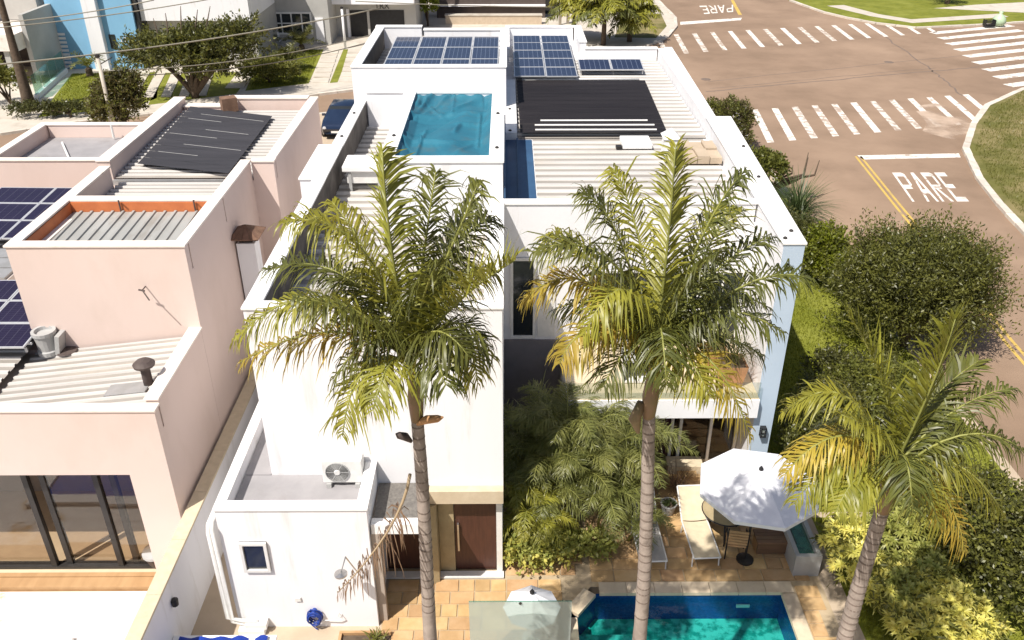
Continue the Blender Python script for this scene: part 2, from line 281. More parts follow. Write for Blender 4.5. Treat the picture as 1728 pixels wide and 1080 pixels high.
def link(name, me, mat, parent=None, off=(0,0,0), smooth=False, bevel=0):
    me.materials.append(M[mat] if isinstance(mat, str) else mat)
    if smooth: me.polygons.foreach_set('use_smooth', [True]*len(me.polygons))
    me.update()
    o = bpy.data.objects.new(name, me); COL.objects.link(o)
    if parent: o.parent = parent
    OFF[o.name] = off
    if bevel:
        b = o.modifiers.new('bevel', 'BEVEL'); b.width = bevel; b.segments = 2; b.limit_method = 'ANGLE'
    return o
def np_mesh(name, V, F, mat, parent=None, kind=None):
    """V (n,3) array in world space; F (m,k) index array"""
    off = OFF.get(parent.name, (0,0,0)) if parent else (0,0,0)
    V = np.asarray(V, dtype=np.float32)-np.array(off, dtype=np.float32); F = np.asarray(F, dtype=np.int32); k = F.shape[1]
    me = bpy.data.meshes.new(name); me.vertices.add(len(V)); me.vertices.foreach_set('co', V.ravel())
    me.loops.add(F.size); me.loops.foreach_set('vertex_index', F.ravel()); me.polygons.add(len(F))
    me.polygons.foreach_set('loop_start', np.arange(0, F.size, k, dtype=np.int32)); me.polygons.foreach_set('loop_total', np.full(len(F), k, dtype=np.int32))
    me.update(calc_edges=True)
    o = link(name, me, mat, parent, off)
    if kind: o['kind'] = kind
    return o
def tag(o, label, cat, group=None):
    o['label'] = label; o['category'] = cat
    if group: o['group'] = group
    return o
def thing(name, label, cat, loc=(0,0,0), group=None, rot=None, local=False):
    o = bpy.data.objects.new(name, None); COL.objects.link(o); o.location = loc; o.empty_display_size = 0.3
    if rot: o.rotation_euler = rot
    OFF[o.name] = (0,0,0) if (rot or local) else tuple(loc)
    return tag(o, label, cat, group)
def struct(o): o['kind'] = 'structure'; return o
def B(*a): return MB().box(*a)
def inst(me, name, parent, loc, rot=(0,0,0), scale=None):
    o = bpy.data.objects.new(name, me); COL.objects.link(o); o.parent = parent; o.location = loc; o.rotation_euler = rot
    if scale: o.scale = scale
    return o
# ================================================================== THE SETTING
ROADZ = -0.12
g = MB().flat([(-400,-300),(400,-300),(400,500),(-400,500)], -3.0).build('ground', 'drygrass'); struct(g)
road = MB().flat([(-120,14.2),(1.0,14.2),(6.6,14.2),(120,14.2),(120,180),(-120,180)], ROADZ).build('road', 'asphalt'); struct(road)
road2 = MB().flat([(8.0,-20),(120,-20),(120,14.2),(8.0,14.2)], ROADZ).build('road', 'asphalt'); struct(road2)

kerbA = [(-60,27),(-40,37.5),(-27,44.4),(-21.6,47.0),(-10.7,52.0),(0,54.6),(8,55.6),(11.2,54.2),(12.9,51),(13.2,44),(13.3,36),(13.5,30),(13.6,22),(13.7,10),(13.7,-20)]
lotA = MB().prism([(-60,14.1)]+kerbA[:13]+[(13.66,14.1)], -0.45, 0.0).build('pavement', 'paving'); struct(lotA)
lotA2 = MB().prism([(-60,-20),(1.30,-20),(1.30,14.1),(-60,14.1)], -0.45, 0.0).build('pavement', 'paving'); struct(lotA2)
lotA4 = MB().prism([(1.30,-20),(6.34,-20),(6.34,10.25),(1.30,10.25)], -0.45, 0.0).build('pavement', 'paving'); struct(lotA4)
lotA3 = MB().prism([(6.34,-20),(13.7,-20),(13.66,14.1),(6.34,14.1)], -0.45, 0.0).build('pavement', 'paving'); struct(lotA3)
kerbB = [(60,68),(42,61.5),(34.3,57.2),(30.0,53.3),(27.3,49.4),(24.8,45),(23.4,40.5),(22.7,37),(22.2,33.6),(21.6,26),(21.0,10),(21,-20)]
lotB = MB().prism(kerbB+[(120,-20),(120,86)], -0.45, 0.0).build('lawn', 'drygrass'); struct(lotB)
kerbC = [(27.0,140),(28.0,98),(28.6,91.3),(29.9,84.8),(31.2,82.0),(32.9,79.6),(35.6,77.6),(40,78.4),(46.3,80),(80,89)]
lotC = MB().prism(kerbC+[(120,100),(120,140)], -0.45, 0.0).build('lawn', 'grass'); struct(lotC)
kerbD = [(-60,33),(-40,42.5),(-28.7,47.9),(-25.3,50.2),(-16.9,53.9),(-10,57.4),(0,62.8),(8,67.5),(11,70.2),(13.3,73.8),(14.8,78.2),(15.4,82),(15.2,95),(15,140)]
lotD = MB().prism(kerbD+[(-120,140),(-120,33)], -0.45, 0.0).build('pavement', 'concrete'); struct(lotD)

def kerb(poly, parent, seg=1.0, w=0.28, h=0.035, a=0, b=None):
    pts = [Vector((p[0], p[1], 0)) for p in poly][a:b]
    for p, q in zip(pts, pts[1:]):
        L = (q-p).length; n = max(1, int(round(L/seg))); d = (q-p)/n; ang = math.atan2(d.y, d.x)
        for i in range(n):
            c = p+d*(i+0.5)
            MB().obox((c.x, c.y, (ROADZ+h)/2+random.uniform(-.012,.012)-0.01), (d.length-0.03, w+random.uniform(-.02,.03), h-ROADZ), rz=ang+random.uniform(-.015,.015)).build('kerb_stone', 'kerb', parent)
kerb(kerbB, lotB, 1.1, 0.34, a=1, b=9); kerb(kerbC, lotC, 1.4, a=2, b=9); kerb(kerbD, lotD, 1.4, a=2, b=13); kerb(kerbA, lotA, 1.4, a=2, b=11)

def patch(name, poly, mat, z=0.006):
    return struct(MB().flat(poly, z).build(name, mat))
lawnR = patch('lawn', [(6.9,16.5),(13.3,16.5),(13.2,30),(12.9,42),(6.7,42)], 'grass')
lawnR2 = patch('lawn', [(7.6,6.0),(13.3,6.0),(13.3,16.3),(7.6,16.3)], 'grass')
lawnL = patch('lawn', [(-28.0,51.0),(-23.0,53.4),(-22.4,55.2),(-24.6,62.0),(-30.6,61.6)], 'grass')
lawnM = patch('lawn', [(-22.4,53.6),(-17.6,56.2),(-18.0,62.0),(-24.2,61.8)], 'grass')
lawnG = patch('lawn', [(-17.2,56.9),(-13.4,58.8),(-14.3,69.2),(-18.8,68.8)], 'grass')
lawnS = patch('lawn', [(-12.0,58.9),(-11.5,59.1),(-12.2,69.2),(-12.75,69.2)], 'grass')
lawnC = patch('lawn', [(8.9,73.5),(12.3,73.2),(14.0,78.2),(14.4,84),(11,84)], 'drygrass')
path_far = patch('path', [(31.2,88),(33.5,82.6),(36.0,79.4),(46,82.2),(46,83.8),(36.6,81.1),(34.6,83.6),(33,88.4)], 'concrete', 0.008)
path_far2 = patch('path', [(41,86.6),(50,83.8),(60,88),(60,92),(46,88.5)], 'concrete', 0.01)

# garden slabs on the far lawns
def slab(parent, poly):
    MB().prism(poly, 0.0, 0.05).build('slab', 'concrete', parent)
for i in range(5):
    p = at(228+26*i+8, 132+0*i, z=0.0); q = at(178+33*i+14, 196-5*i, z=0.0)
    a = at(236+27*i, 123, z=0); b = at(253+27*i, 123, z=0); c = at(212+30*i, 166-1*i, z=0); d = at(228+30*i, 166-1*i, z=0)
    slab(lawnM, [c, d, b, a])
for i in range(7):
    y0 = 58.9+i*1.45; sh = -0.095*(y0-58.9)
    slab(lawnG, [(-13.25+sh, y0), (-12.1+sh, y0), (-12.22+sh, y0+1.2), (-13.37+sh, y0+1.2)])
    slab(lawnS, [(-11.4+sh, y0+.2), (-9.9+sh, y0+.2), (-10.02+sh, y0+1.4), (-11.52+sh, y0+1.4)])
for i in range(6):
    y0 = 57.0+i*1.7
    slab(lawnG, [(-18.7-.1*i, y0+.5), (-17.5-.1*i, y0+.6), (-17.6-.1*i, y0+2.0), (-18.8-.1*i, y0+1.9)])

# ---- paint on the road
def zebra(a0, a1, b0, b1, n, worn, w=0.42, skip=()):
    """n stripes between the line a0-a1 (far ends) and b0-b1 (near ends)"""
    for i in range(n):
        if i in skip: continue
        t = i/(n-1); p = Vector(a0).lerp(Vector(a1), t); q = Vector(b0).lerp(Vector(b1), t)
        d = (Vector(a1)-Vector(a0)).normalized()*w/2; w2 = random.uniform(.92, 1.06)
        MB().flat([(q-d*w2).to_tuple(), (q+d*w2).to_tuple(), (p+d*w2).to_tuple(), (p-d*w2).to_tuple()], ROADZ+0.004).build('painted_stripe', 'paintworn' if i in worn else 'paint', road)
zebra((14.0,52.45), (30.0,56.2), (13.3,46.0), (29.2,50.3), 13, (3,4,5,7,8))
zebra((12.7,74.9), (37.0,81.2), (12.3,67.6), (36.6,75.9), 16, (0,1,2,3,6,8,9))
for i in range(9):
    t = i/8; a = Vector((36.2,75.6)).lerp(Vector((33.9,58.4)), t); b = Vector((44.6,78.9)).lerp(Vector((43.0,62.0)), t); n_ = Vector((-(b-a).y, (b-a).x)).normalized()*0.42
    MB().flat([a-n_, b-n_, b+n_, a+n_] and [tuple(a-n_), tuple(b-n_), tuple(b+n_), tuple(a+n_)], ROADZ+0.004).build('painted_stripe', 'paint', road)
def road_quad(name, pts, mat, z=0.004): return MB().flat([(p[0],p[1]) for p in pts], ROADZ+z).build(name, mat, road)
road_quad('stop_line', [(18.73,43.5),(24.0,43.8),(24.2,44.45),(18.64,44.15)], 'paint')
road_quad('stop_line', at_l := [at(1148,42,z=ROADZ)[:2], at(1250,34,z=ROADZ)[:2], at(1252,30,z=ROADZ)[:2], at(1148,37,z=ROADZ)[:2]], 'paint')
yl = [(18.64,44.0),(18.1,38),(17.6,32),(17.0,25),(16.6,18),(16.3,8)]
for k in (-0.13, 0.13):
    for p, q in zip(yl, yl[1:]): road_quad('centre_line', [(p[0]+k-.06,p[1]),(p[0]+k+.06,p[1]),(q[0]+k+.06,q[1]),(q[0]+k-.06,q[1])][::-1], 'yellow')
road_quad('centre_line', [at(1233,0,z=ROADZ)[:2], at(1238,0,z=ROADZ)[:2], at(1252,25,z=ROADZ)[:2], at(1246,25,z=ROADZ)[:2]], 'yellow')
GLY = {'P': [[(0,0),(.2,0),(.2,1),(0,1)], [(.2,.86),(.8,.86),(.8,1),(.2,1)], [(.8,.5),(1,.56),(1,.94),(.8,1)], [(.2,.42),(.86,.42),(.8,.56),(.2,.56)]],
       'A': [[(0,0),(.2,0),(.58,1),(.38,1)], [(.8,0),(1,0),(.66,1),(.44,1)], [(.2,.26),(.8,.26),(.78,.4),(.26,.4)]],
       'E': [[(0,0),(.22,0),(.22,1),(0,1)], [(.22,0),(1,0),(1,.15),(.22,.15)], [(.22,.44),(.82,.44),(.82,.58),(.22,.58)], [(.22,.86),(.95,.86),(.95,1),(.22,1)]]}
GLY['R'] = GLY['P']+[[(.3,.42),(.52,.42),(1,0),(.76,0)]]
def road_word(word, bl, br, tr, tl):
    bl, br, tr, tl = map(Vector, (bl, br, tr, tl)); n = len(word)
    for i, ch in enumerate(word):
        m = MB()
        for k, poly in enumerate(GLY[ch]):
            pts = []
            for x, y in poly:
                u = (i+0.06+x*0.80)/n; p = bl.lerp(br, u).lerp(tl.lerp(tr, u), y); pts.append((p.x, p.y))
            m.flat(pts, ROADZ+0.004+0.0006*k)
        m.build('painted_letter', 'paint', road)
road_word('PARE', (18.85,37.6), (21.65,37.6), (22.25,41.5), (19.42,41.5))
road_word('PARE', at(1238,8,z=ROADZ)[:2], at(1178,10,z=ROADZ)[:2], at(1186,24,z=ROADZ)[:2], at(1238,20,z=ROADZ)[:2])
# shadows of unseen overhead wires, painted as thin dark strips across the junction
def wire_shadow(a, b, w=0.07):
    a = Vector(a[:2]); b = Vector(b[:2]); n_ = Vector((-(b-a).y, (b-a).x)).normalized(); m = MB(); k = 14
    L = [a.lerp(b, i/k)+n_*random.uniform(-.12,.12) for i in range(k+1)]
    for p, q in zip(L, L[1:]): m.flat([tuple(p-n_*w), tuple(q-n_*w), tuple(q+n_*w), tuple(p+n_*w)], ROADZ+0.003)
    m.build('painted_wire_shadow', 'tar', road)  # 'tar' here is the dark tone of the painted wire shadows
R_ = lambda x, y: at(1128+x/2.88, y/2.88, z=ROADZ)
wire_shadow(R_(180,445), R_(1280,345)); wire_shadow(R_(1280,345), R_(1728,310)); wire_shadow(R_(190,395), R_(1480,265), .04); wire_shadow(R_(980,130), R_(1280,340), .06); wire_shadow(R_(1280,340), R_(1430,465), .06); wire_shadow(R_(200,430), R_(1300,330), .04)

rg_ = random.Random(4); c_ = at(1605,205,z=ROADZ); pts_ = []
for k in range(26):
    a = 2*math.pi*k/26; r = rg_.uniform(.6,1.15); pts_.append((c_.x+2.3*r*math.cos(a)*1.0+.5*math.sin(a), c_.y+3.6*r*math.sin(a)))
MB().flat(pts_, ROADZ+0.007).build('sand_spill', 'sand', road)
for x_, y_ in ((1191,134),(1500,105),(1365,330)):
    c_ = at(x_,y_,z=ROADZ); MB().lathe((c_.x,c_.y,ROADZ+.001),[(.34,0),(.34,.012),(.28,.014)],18).build('drain_cover','tar',road)
# ---- pool terrace: each stone a piece of its own
deck = MB().flat([(-2.75,10.25),(1.30,10.25),(1.30,13.2),(1.86,14.05),(6.34,14.05),(6.34,10.25),(7.15,10.25),(7.15,18.45),(-0.1,18.45),(-0.1,14.62),(-2.75,14.62)], 0.005).build('pool_terrace', 'grout'); struct(deck)
tile_me = {}
for w_ in (0.36, 0.54, 0.72):
    m = MB(); e = 0.012
    m.add([(e,e,0),(w_-e,e,0),(w_-e,.36-e,0),(e,.36-e,0),(e*1.6,e*1.6,.022),(w_-e*1.6,e*1.6,.022),(w_-e*1.6,.36-e*1.6,.022),(e*1.6,.36-e*1.6,.022)],
          [(4,5,6,7),(0,1,5,4),(1,2,6,5),(2,3,7,6),(3,0,4,7)])
    me = bpy.data.meshes.new('tile'); me.from_pydata(m.v, [], m.f); me.materials.append(M['tile']); tile_me[w_] = me
def tiles(x0, x1, y0, y1):
    y = y0; k = 0
    while y+0.36 <= y1+0.01:
        x = x0
        while x < x1-0.3:
            w_ = random.choice((0.36, 0.54, 0.54, 0.72))
            if x+w_ > x1: w_ = 0.54 if x+0.54 <= x1 else 0.36
            if x+w_ > x1+0.05: break
            inst(tile_me[w_], 'tile', deck, (x, y, 0.006+random.uniform(0, .006)), (random.uniform(-.006,.006), random.uniform(-.006,.006), random.uniform(-.006,.006)))
            x += w_
        y += 0.36
tiles(-2.74, 1.28, 11.76, 14.40); tiles(-0.05, 1.75, 14.40, 16.4); tiles(1.9, 7.1, 14.2, 18.2); tiles(6.5, 7.15, 11.9, 14.1)
# pool
pool = thing('swimming_pool', 'turquoise swimming pool with navy tiled walls below the parasol', 'pool', (4,10,0))
MB().flat([(1.3,10.2),(6.34,10.2),(6.34,14.05),(1.3,14.05)], -0.85).build('pool_floor', 'tealtile', pool)
pw = MB()
pl = [(1.45,10.3),(1.45,13.2),(1.98,13.88),(6.2,13.88),(6.2,10.3),(1.45,10.3)]
for p, q in zip(pl, pl[1:]): pw.add([(p[0],p[1],-0.9),(q[0],q[1],-0.9),(q[0],q[1],-0.02),(p[0],p[1],-0.02)], [(0,1,2,3)])
pw.build('pool_wall', 'navytile', pool)
MB().flat([(p[0],p[1]) for p in pl[:5]][::-1], -0.16).build('water_surface', 'water', pool)
B(5.2,5.5,13.84,13.875,-0.45,-0.37).build('pool_light', 'pvc', pool); B(1.46,2.7,10.31,13.1,-0.849,-0.45).build('pool_ledge', 'tealtile', pool)
def cope(p, q, w=0.32, seg=0.6):
    p = Vector((*p,0)); q = Vector((*q,0)); L = (q-p).length; n = max(1,int(L/seg)); d = (q-p)/n; nn = Vector((-d.y,d.x,0)).normalized()
    for i in range(n):
        c = p+d*(i+.5)+nn*(w/2-0.05); MB().obox((c.x,c.y,0.005), (d.length-.012, w, 0.09), rz=math.atan2(d.y,d.x)).build('coping_stone', 'copestone', pool)
cope((1.45,10.3),(1.45,13.15)); cope((1.49,13.25),(1.93,13.82)); cope((2.05,13.88),(6.45,13.88)); cope((6.2,13.80),(6.2,10.3))
# ================================================================== BUILDINGS
def corr(parent, x0, x1, y0, y1, zf, pitch=0.46, h=0.05, axis='X', n=2, mat='sheet', t=0.0):
    """trapezoidal roof sheets; axis = direction of the ribs; each sheet (n ribs wide) a piece"""
    prof = [(0,0),(.64,0),(.70,1),(.92,1),(.98,0),(1.0,0)]
    A, Bq = (y0, y1) if axis == 'X' else (x0, x1); p = A; k = 0
    while p < Bq-1e-3:
        m = MB(); pts = []
        for i in range(n):
            for a, b in prof:
                c = p+(i+a)*pitch
                if c <= Bq+1e-6: pts.append((c, b*h))
        lift = 0.004*(k % 2)
        for c, hh in pts:
            for e in ((x0, x1) if axis == 'X' else (y0, y1)):
                X, Y = (e, c) if axis == 'X' else (c, e)
                m.v.append((X, Y, zf(X, Y)+hh+lift))
        m.f = [(2*i, 2*i+1, 2*i+3, 2*i+2) if axis != 'X' else (2*i+1, 2*i, 2*i+2, 2*i+3) for i in range(len(pts)-1)]
        if len(pts) > 1:
            o = m.build('roof_sheet', mat, parent)
            if mat == 'sheet':
                o.data.materials.append(M['sheetpan'])
                for i, pl_ in enumerate(o.data.polygons):
                    if pts[i][1] == 0 and pts[i+1][1] == 0: pl_.material_index = 1
        p += n*pitch; k += 1
def parapet(parent, x0, x1, y0, y1, z0, z1, mat='white', cap='coping', o=0.03, ch=0.05):
    B(x0,x1,y0,y1,z0,z1).build('parapet', mat, parent)
    B(x0-o,x1+o,y0-o,y1+o,z1,z1+ch).build('coping', cap, parent, bevel=0.008)
def win(parent, x0, x1, Y, z0, z1, nx=1, nz=1, fr='pvc', gl='darkglass', d=0.06, fw=0.07):
    """window set on a wall that faces -Y at depth Y"""
    w = B(x0,x1,Y-d*0.3,Y-0.004,z0,z1).build('window', gl, parent)
    f = MB(); f.box(x0,x0+fw,Y-d,Y-.006,z0,z1).box(x1-fw,x1,Y-d,Y-.006,z0,z1).box(x0+fw,x1-fw,Y-d,Y-.006,z1-fw,z1).box(x0+fw,x1-fw,Y-d,Y-.006,z0,z0+fw)
    for i in range(1,nx): c = x0+(x1-x0)*i/nx; f.box(c-fw*.35,c+fw*.35,Y-d*.9,Y-.006,z0+fw,z1-fw)
    for i in range(1,nz): c = z0+(z1-z0)*i/nz; f.box(x0+fw,x1-fw,Y-d*.8,Y-.006,c-fw*.35,c+fw*.35)
    f.build('window_frame', fr, w); return w

# ------------------------------------------------------------------ the white house
wh = thing('white_house', 'white flat roofed two storey house with metal roof sheets behind parapets', 'house', (0,26,0))
B(-5.05,-0.1,14.45,29.3,2.65,6.1).build('wall', 'white', wh)                       # left block, upper floor
B(-5.03,-0.12,14.66,29.2,0,2.648).build('wall', 'white', wh)                       # left block, ground floor
parapet(wh,-5.05,-0.1,14.45,14.70,6.1,7.02); parapet(wh,-0.42,-0.1,14.76,20.0,6.1,7.005)
parapet(wh,-5.05,-4.76,14.76,21.4,6.1,7.01); parapet(wh,-5.42,-4.76,21.46,24.2,6.1,7.02); parapet(wh,-5.05,-4.76,24.26,29.3,6.1,7.0)
B(-5.42,-5.06,21.46,24.2,0,6.098).build('wall', 'white', wh)
parapet(wh,-4.7,-3.2,28.9,29.25,6.1,7.3)
corr(wh,-4.74,-3.12,20.0,28.9,lambda x,y:6.16); corr(wh,-4.74,-0.45,14.80,19.98,lambda x,y:6.16)
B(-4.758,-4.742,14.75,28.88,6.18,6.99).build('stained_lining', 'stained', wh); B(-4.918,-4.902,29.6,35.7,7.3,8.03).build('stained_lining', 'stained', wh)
# tank tower
B(-3.1,-0.1,20.06,26.7,6.1,7.55).build('wall', 'white', wh)
for a in ((-3.1,-0.1,20.06,20.42),(-3.1,-0.1,26.35,26.7),(-3.1,-2.78,20.42,26.35),(-0.42,-0.1,20.42,26.35)):
    B(*a,7.55,7.97).build('parapet', 'white', wh)
o_ = MB(); o_.box(-3.13,-0.07,20.03,20.44,7.97,8.02).box(-3.13,-0.07,26.33,26.73,7.97,8.02).box(-3.13,-2.76,20.44,26.33,7.97,8.02).box(-0.44,-0.07,20.44,26.33,7.97,8.02); o_.build('coping', 'coping', wh)
# upper wing at the back
B(-5.2,-0.02,29.3,36.0,0,7.2).build('wall', 'white', wh)
parapet(wh,-5.2,-0.02,29.3,29.55,7.2,8.05); parapet(wh,-5.2,-4.92,29.61,35.7,7.2,8.05); parapet(wh,-5.2,-3.4,35.75,36.0,7.2,8.1); parapet(wh,-3.3,-0.02,35.75,36.0,7.2,7.98); parapet(wh,-0.22,-0.02,29.61,35.65,7.2,8.02)
corr(wh,-4.90,-0.25,29.62,35.7,lambda x,y:7.28)
# right block
B(-0.15,6.34,19.8,37.2,0,6.48).build('wall', 'white', wh)
parapet(wh,-0.1,6.12,19.8,20.06,6.48,6.98); MB().prism([(6.12,17.4),(6.60,17.4),(7.10,27.0),(6.35,27.0)],0,7.0).build('wall', 'white', wh); MB().prism([(6.09,17.36),(6.63,17.36),(7.13,27.03),(6.32,27.03)],7.0,7.05).build('coping', 'coping', wh, bevel=.008); B(6.125,6.597,17.385,17.398,0,6.99).build('end_panel', 'paleblue', wh)
MB().prism([(6.352,27.0),(6.64,27.0),(6.92,37.2),(6.352,37.2)],0,6.96).build('wall', 'white', wh); MB().prism([(6.36,27.06),(6.68,27.06),(6.96,37.23),(6.62,37.23)],6.96,7.01).build('coping', 'coping', wh, bevel=.008)
parapet(wh,3.3,6.3,36.95,37.2,6.48,6.98)
B(-0.02,3.3,37.2,40.6,0,6.6).build('wall', 'white', wh)
parapet(wh,-0.02,3.0,40.35,40.6,6.6,7.2); parapet(wh,3.06,3.34,37.2,40.6,6.6,7.2); parapet(wh,-0.02,0.1,36.1,40.3,6.6,7.15)
corr(wh,0.80,6.16,20.10,26.4,lambda x,y:6.52); corr(wh,0.34,6.30,26.45,36.9,lambda x,y:6.52)
B(-0.08,0.32,26.4,33.0,6.48,6.72).build('parapet', 'coping', wh)
B(-0.06,0.78,20.1,26.38,6.485,6.50).build('gutter', 'bluemetal', wh); B(-0.095,-0.04,20.1,26.38,6.50,7.3).build('gutter_upstand', 'bluemetal', wh); B(0.30,0.34,20.1,26.38,6.50,6.56).build('gutter_lip', 'bluemetal', wh)
for x_, y_ in ((0.1,26.6),(0.1,29),(-0.25,21),(-0.25,24),(-2.95,22),(-4.9,25),(-4.9,27.4),(6.45,18),(6.6,21.5),(6.2,17.6),(6.8,24)):
    MB().lathe((x_,y_,7.05 if x_>6 or x_<-4 else (6.72 if x_>0 else 8.02)), [(.05,0),(.05,.03),(.02,.05)], 8).build('roof_bolt', 'darkmetal', wh)
# balcony and glazed ground floor on the right
B(1.45,6.12,17.2,19.79,2.42,2.95).build('balcony_slab', 'white', wh); B(1.47,6.11,17.23,19.78,2.951,2.975).build('balcony_floor', 'roomfloor', wh)
B(1.47,6.10,17.24,17.27,2.98,3.42).build('glass_guard', 'glass', wh)
B(-0.1,6.14,18.5,19.79,0.0,0.09).build('floor', 'roomfloor', wh)
B(2.5,6.15,19.70,19.78,0.1,2.4).build('inner_wall', 'roomwall', wh)
B(2.55,4.32,18.50,18.54,0.1,2.42).build('door', 'maroon', wh); B(4.42,6.08,18.52,18.55,0.1,2.42).build('door_glass', 'smokeglass', wh)
for x_ in (4.32,4.55,5.35,6.04): B(x_,x_+0.075,18.44,18.60,0.09,2.42).build('door_frame', 'pvc', wh)
B(2.35,2.54,18.5,19.79,0.09,2.42).build('wall', 'white', wh)
win(wh, 0.08,0.74,19.8,3.2,5.55)
B(-0.09,1.44,19.76,19.797,0.0,3.14).build('cladding', 'charcoal', wh)
B(0.80,1.25,19.77,19.798,3.25,5.5).build('shutter', 'pvc', wh)
win(wh, 2.2,4.6,19.8,3.05,5.2,nx=3); win(wh, 5.0,6.1,19.8,3.05,5.2,nx=2)
# entrance under the left block
B(-2.1,-0.1,14.25,14.44,2.32,2.66).build('beam', 'copestone', wh); B(-2.1,-0.1,14.46,14.65,2.40,2.645).build('beam', 'copestone', wh)
d_ = B(-1.20,-0.27,14.57,14.655,0.06,2.3).build('door', 'brownwood', wh); B(-1.14,-1.10,14.49,14.56,0.7,1.5).build('door_handle', 'chrome', d_)
B(-1.55,-1.21,14.52,14.657,0.0,2.31).build('side_panel', 'olive', wh); B(-0.26,-0.13,14.47,14.657,0,2.31).build('door_frame', 'pvc', wh)
B(-2.78,-1.9,14.60,14.657,0.06,2.3).build('door', 'brownwood', wh)
MB().prism([(-1.88,14.1),(-1.56,14.2),(-1.56,14.65),(-1.88,14.65)],0,2.3).build('pier', 'olive', wh)
B(-2.8,-0.1,14.3,14.5,0.03,0.07).build('threshold', 'pvc', wh)
MB().prism([(-0.75,14.566),(-0.28,14.566),(-0.28,14.569)],0.06,0.065).build('weatherbar', 'chrome', d_)
# annex with a flat roof in front
B(-5.8,-2.8,12.98,14.44,0,2.95).build('wall', 'white', wh); B(-5.8,-5.06,14.44,20.5,0,2.95).build('wall', 'white', wh)
B(-5.62,-2.95,13.2,14.43,2.95,2.985).build('flat_roof', 'greyroof', wh); B(-5.62,-5.07,14.45,20.4,2.95,2.985).build('flat_roof', 'greyroof', wh)
parapet(wh,-5.8,-2.8,12.98,13.2,2.95,3.30); parapet(wh,-5.8,-5.64,13.26,20.5,2.95,3.30); parapet(wh,-2.98,-2.8,13.26,14.42,2.95,3.30)
B(-2.765,-1.72,13.15,14.44,2.55,2.72).build('porch_roof', 'white', wh); B(-2.76,-1.74,13.35,14.43,2.72,2.76).build('pebble_bed', 'gravel', wh); B(-2.77,-1.70,13.1,13.3,2.55,2.80).build('porch_edge', 'coping', wh)
B(-2.79,-2.62,13.1,13.24,0,2.55).build('pier', 'roomwall', wh)
wy = 12.98
p0 = at(402,914,Y=wy); p1 = at(456,962,Y=wy)
win(wh, p0.x+.02, p1.x+.03, wy, p1.z, p0.z, d=.07, fw=.06)
for k, xo in enumerate((-5.90,-5.99)):
    MB().tube([(xo,20.3,3.0-.08*k),(xo,13.0,3.0-.08*k),(xo+.02,12.88,2.9-.08*k),(xo+.02,12.86,.3+.12*k),(xo+.35,12.84,.22+.12*k),(xo+.62,12.84,.22+.12*k),(xo+.66,12.84,.05)], .045, 8).build('downpipe', 'pvc', wh, smooth=True)
p = at(503,1010,Y=wy); B(p.x-.06,p.x+.06,wy-.04,wy-.003,p.z-.05,p.z+.05).build('socket_box', 'pvc', wh)
lp = at(1281,725,Y=17.4)
lm_ = MB()
for dx in (-.07,.05):
    for dy in (-.16,-.04): lm_.box(6.37+dx,6.39+dx,17.4+dy,17.42+dy,lp.z-.14,lp.z+.14)
for z_ in (-.14,-.02,.12): lm_.box(6.30,6.44,17.24,17.38,lp.z+z_,lp.z+z_+.02)
wl_ = thing('wall_lantern', 'small black box lantern on the end of the tall white side wall', 'lantern', (6.37,17.3,lp.z)); lm_.build('cage','black',wl_); B(6.34,6.40,17.27,17.33,lp.z-.1,lp.z+.1).build('lamp_glass','frost',wl_)

# ------------------------------------------------------------------ boundary wall
bw = thing('boundary_wall', 'long cream boundary wall running between the pink and white houses', 'wall', (-6.95,16,0))
B(-7.02,-6.80,6.0,27,0,1.98).build('wall', 'white', bw)
y = 6.0
while y < 27: B(-7.06,-6.76,y+.004,min(y+1.5,27)-.004,1.98,2.04).build('coping', 'sling', bw); y += 1.5
MB().lathe((-6.75,12.4,1.4), [(.02,-.1),(.07,-.08),(.08,.06),(.03,.1)], 10).build('wall_lamp', 'darkmetal', bw)

# ------------------------------------------------------------------ the pink house
pk = thing('pink_house', 'pale pink stepped house with orange lined roof box and sliding doors', 'house', (-10,18,0))
def P4(*a, **k): return parapet(pk, *a, mat='pink', cap='pinkcap', **k)
# low block with the big opening
B(-8.0,-7.15,14.3,17.44,0,4.2).build('wall', 'pink', pk); B(-22,-8.0,14.3,14.55,3.12,4.2).build('wall', 'pink', pk); B(-22,-14.6,14.3,17.44,0,4.2).build('wall', 'pink', pk)
B(-14.6,-8.0,14.56,17.40,4.0,4.19).build('ceiling', 'roomwall', pk); B(-14.6,-8.0,14.4,17.40,0.0,0.10).build('floor', 'roomfloor', pk)
B(-14.6,-8.0,17.30,17.43,0.1,4.0).build('inner_wall', 'roomwall', pk)
P4(-22,-7.15,14.3,14.52,4.2,4.75); P4(-7.40,-7.15,14.58,17.44,4.2,4.85)
corr(pk,-11.15,-7.42,14.60,17.42,lambda x,y:4.66+0.135*(x+7.42)*0.9,pitch=0.26,h=.04,n=3); corr(pk,-22,-11.2,14.60,24.5,lambda x,y:4.32+0.02*(y-14),pitch=0.30,h=.045,n=3)
B(-22,-11.12,17.46,24.6,0,4.28).build('wall', 'pink', pk)
B(-14.6,-8.0,14.30,14.42,0.1,0.16).build('threshold', 'wood', pk); B(-14.6,-7.98,14.0,14.29,0.0,0.14).build('step', 'wood', pk)
for i, px in enumerate((40,66,160,186)):
    a = at(px, 800, Y=14.66); B(a.x-.06,a.x+.06,14.60+.07*(i%2),14.72+.07*(i%2),0.1,3.12).build('door_frame', 'darkmetal', pk)
B(-8.1,-8.0,14.58,14.75,0.1,3.12).build('door_frame', 'darkmetal', pk); B(-14.6,-8.1,14.58,14.78,3.04,3.12).build('door_frame', 'darkmetal', pk); B(-14.6,-8.1,14.58,14.78,0.1,0.17).build('door_frame', 'darkmetal', pk)
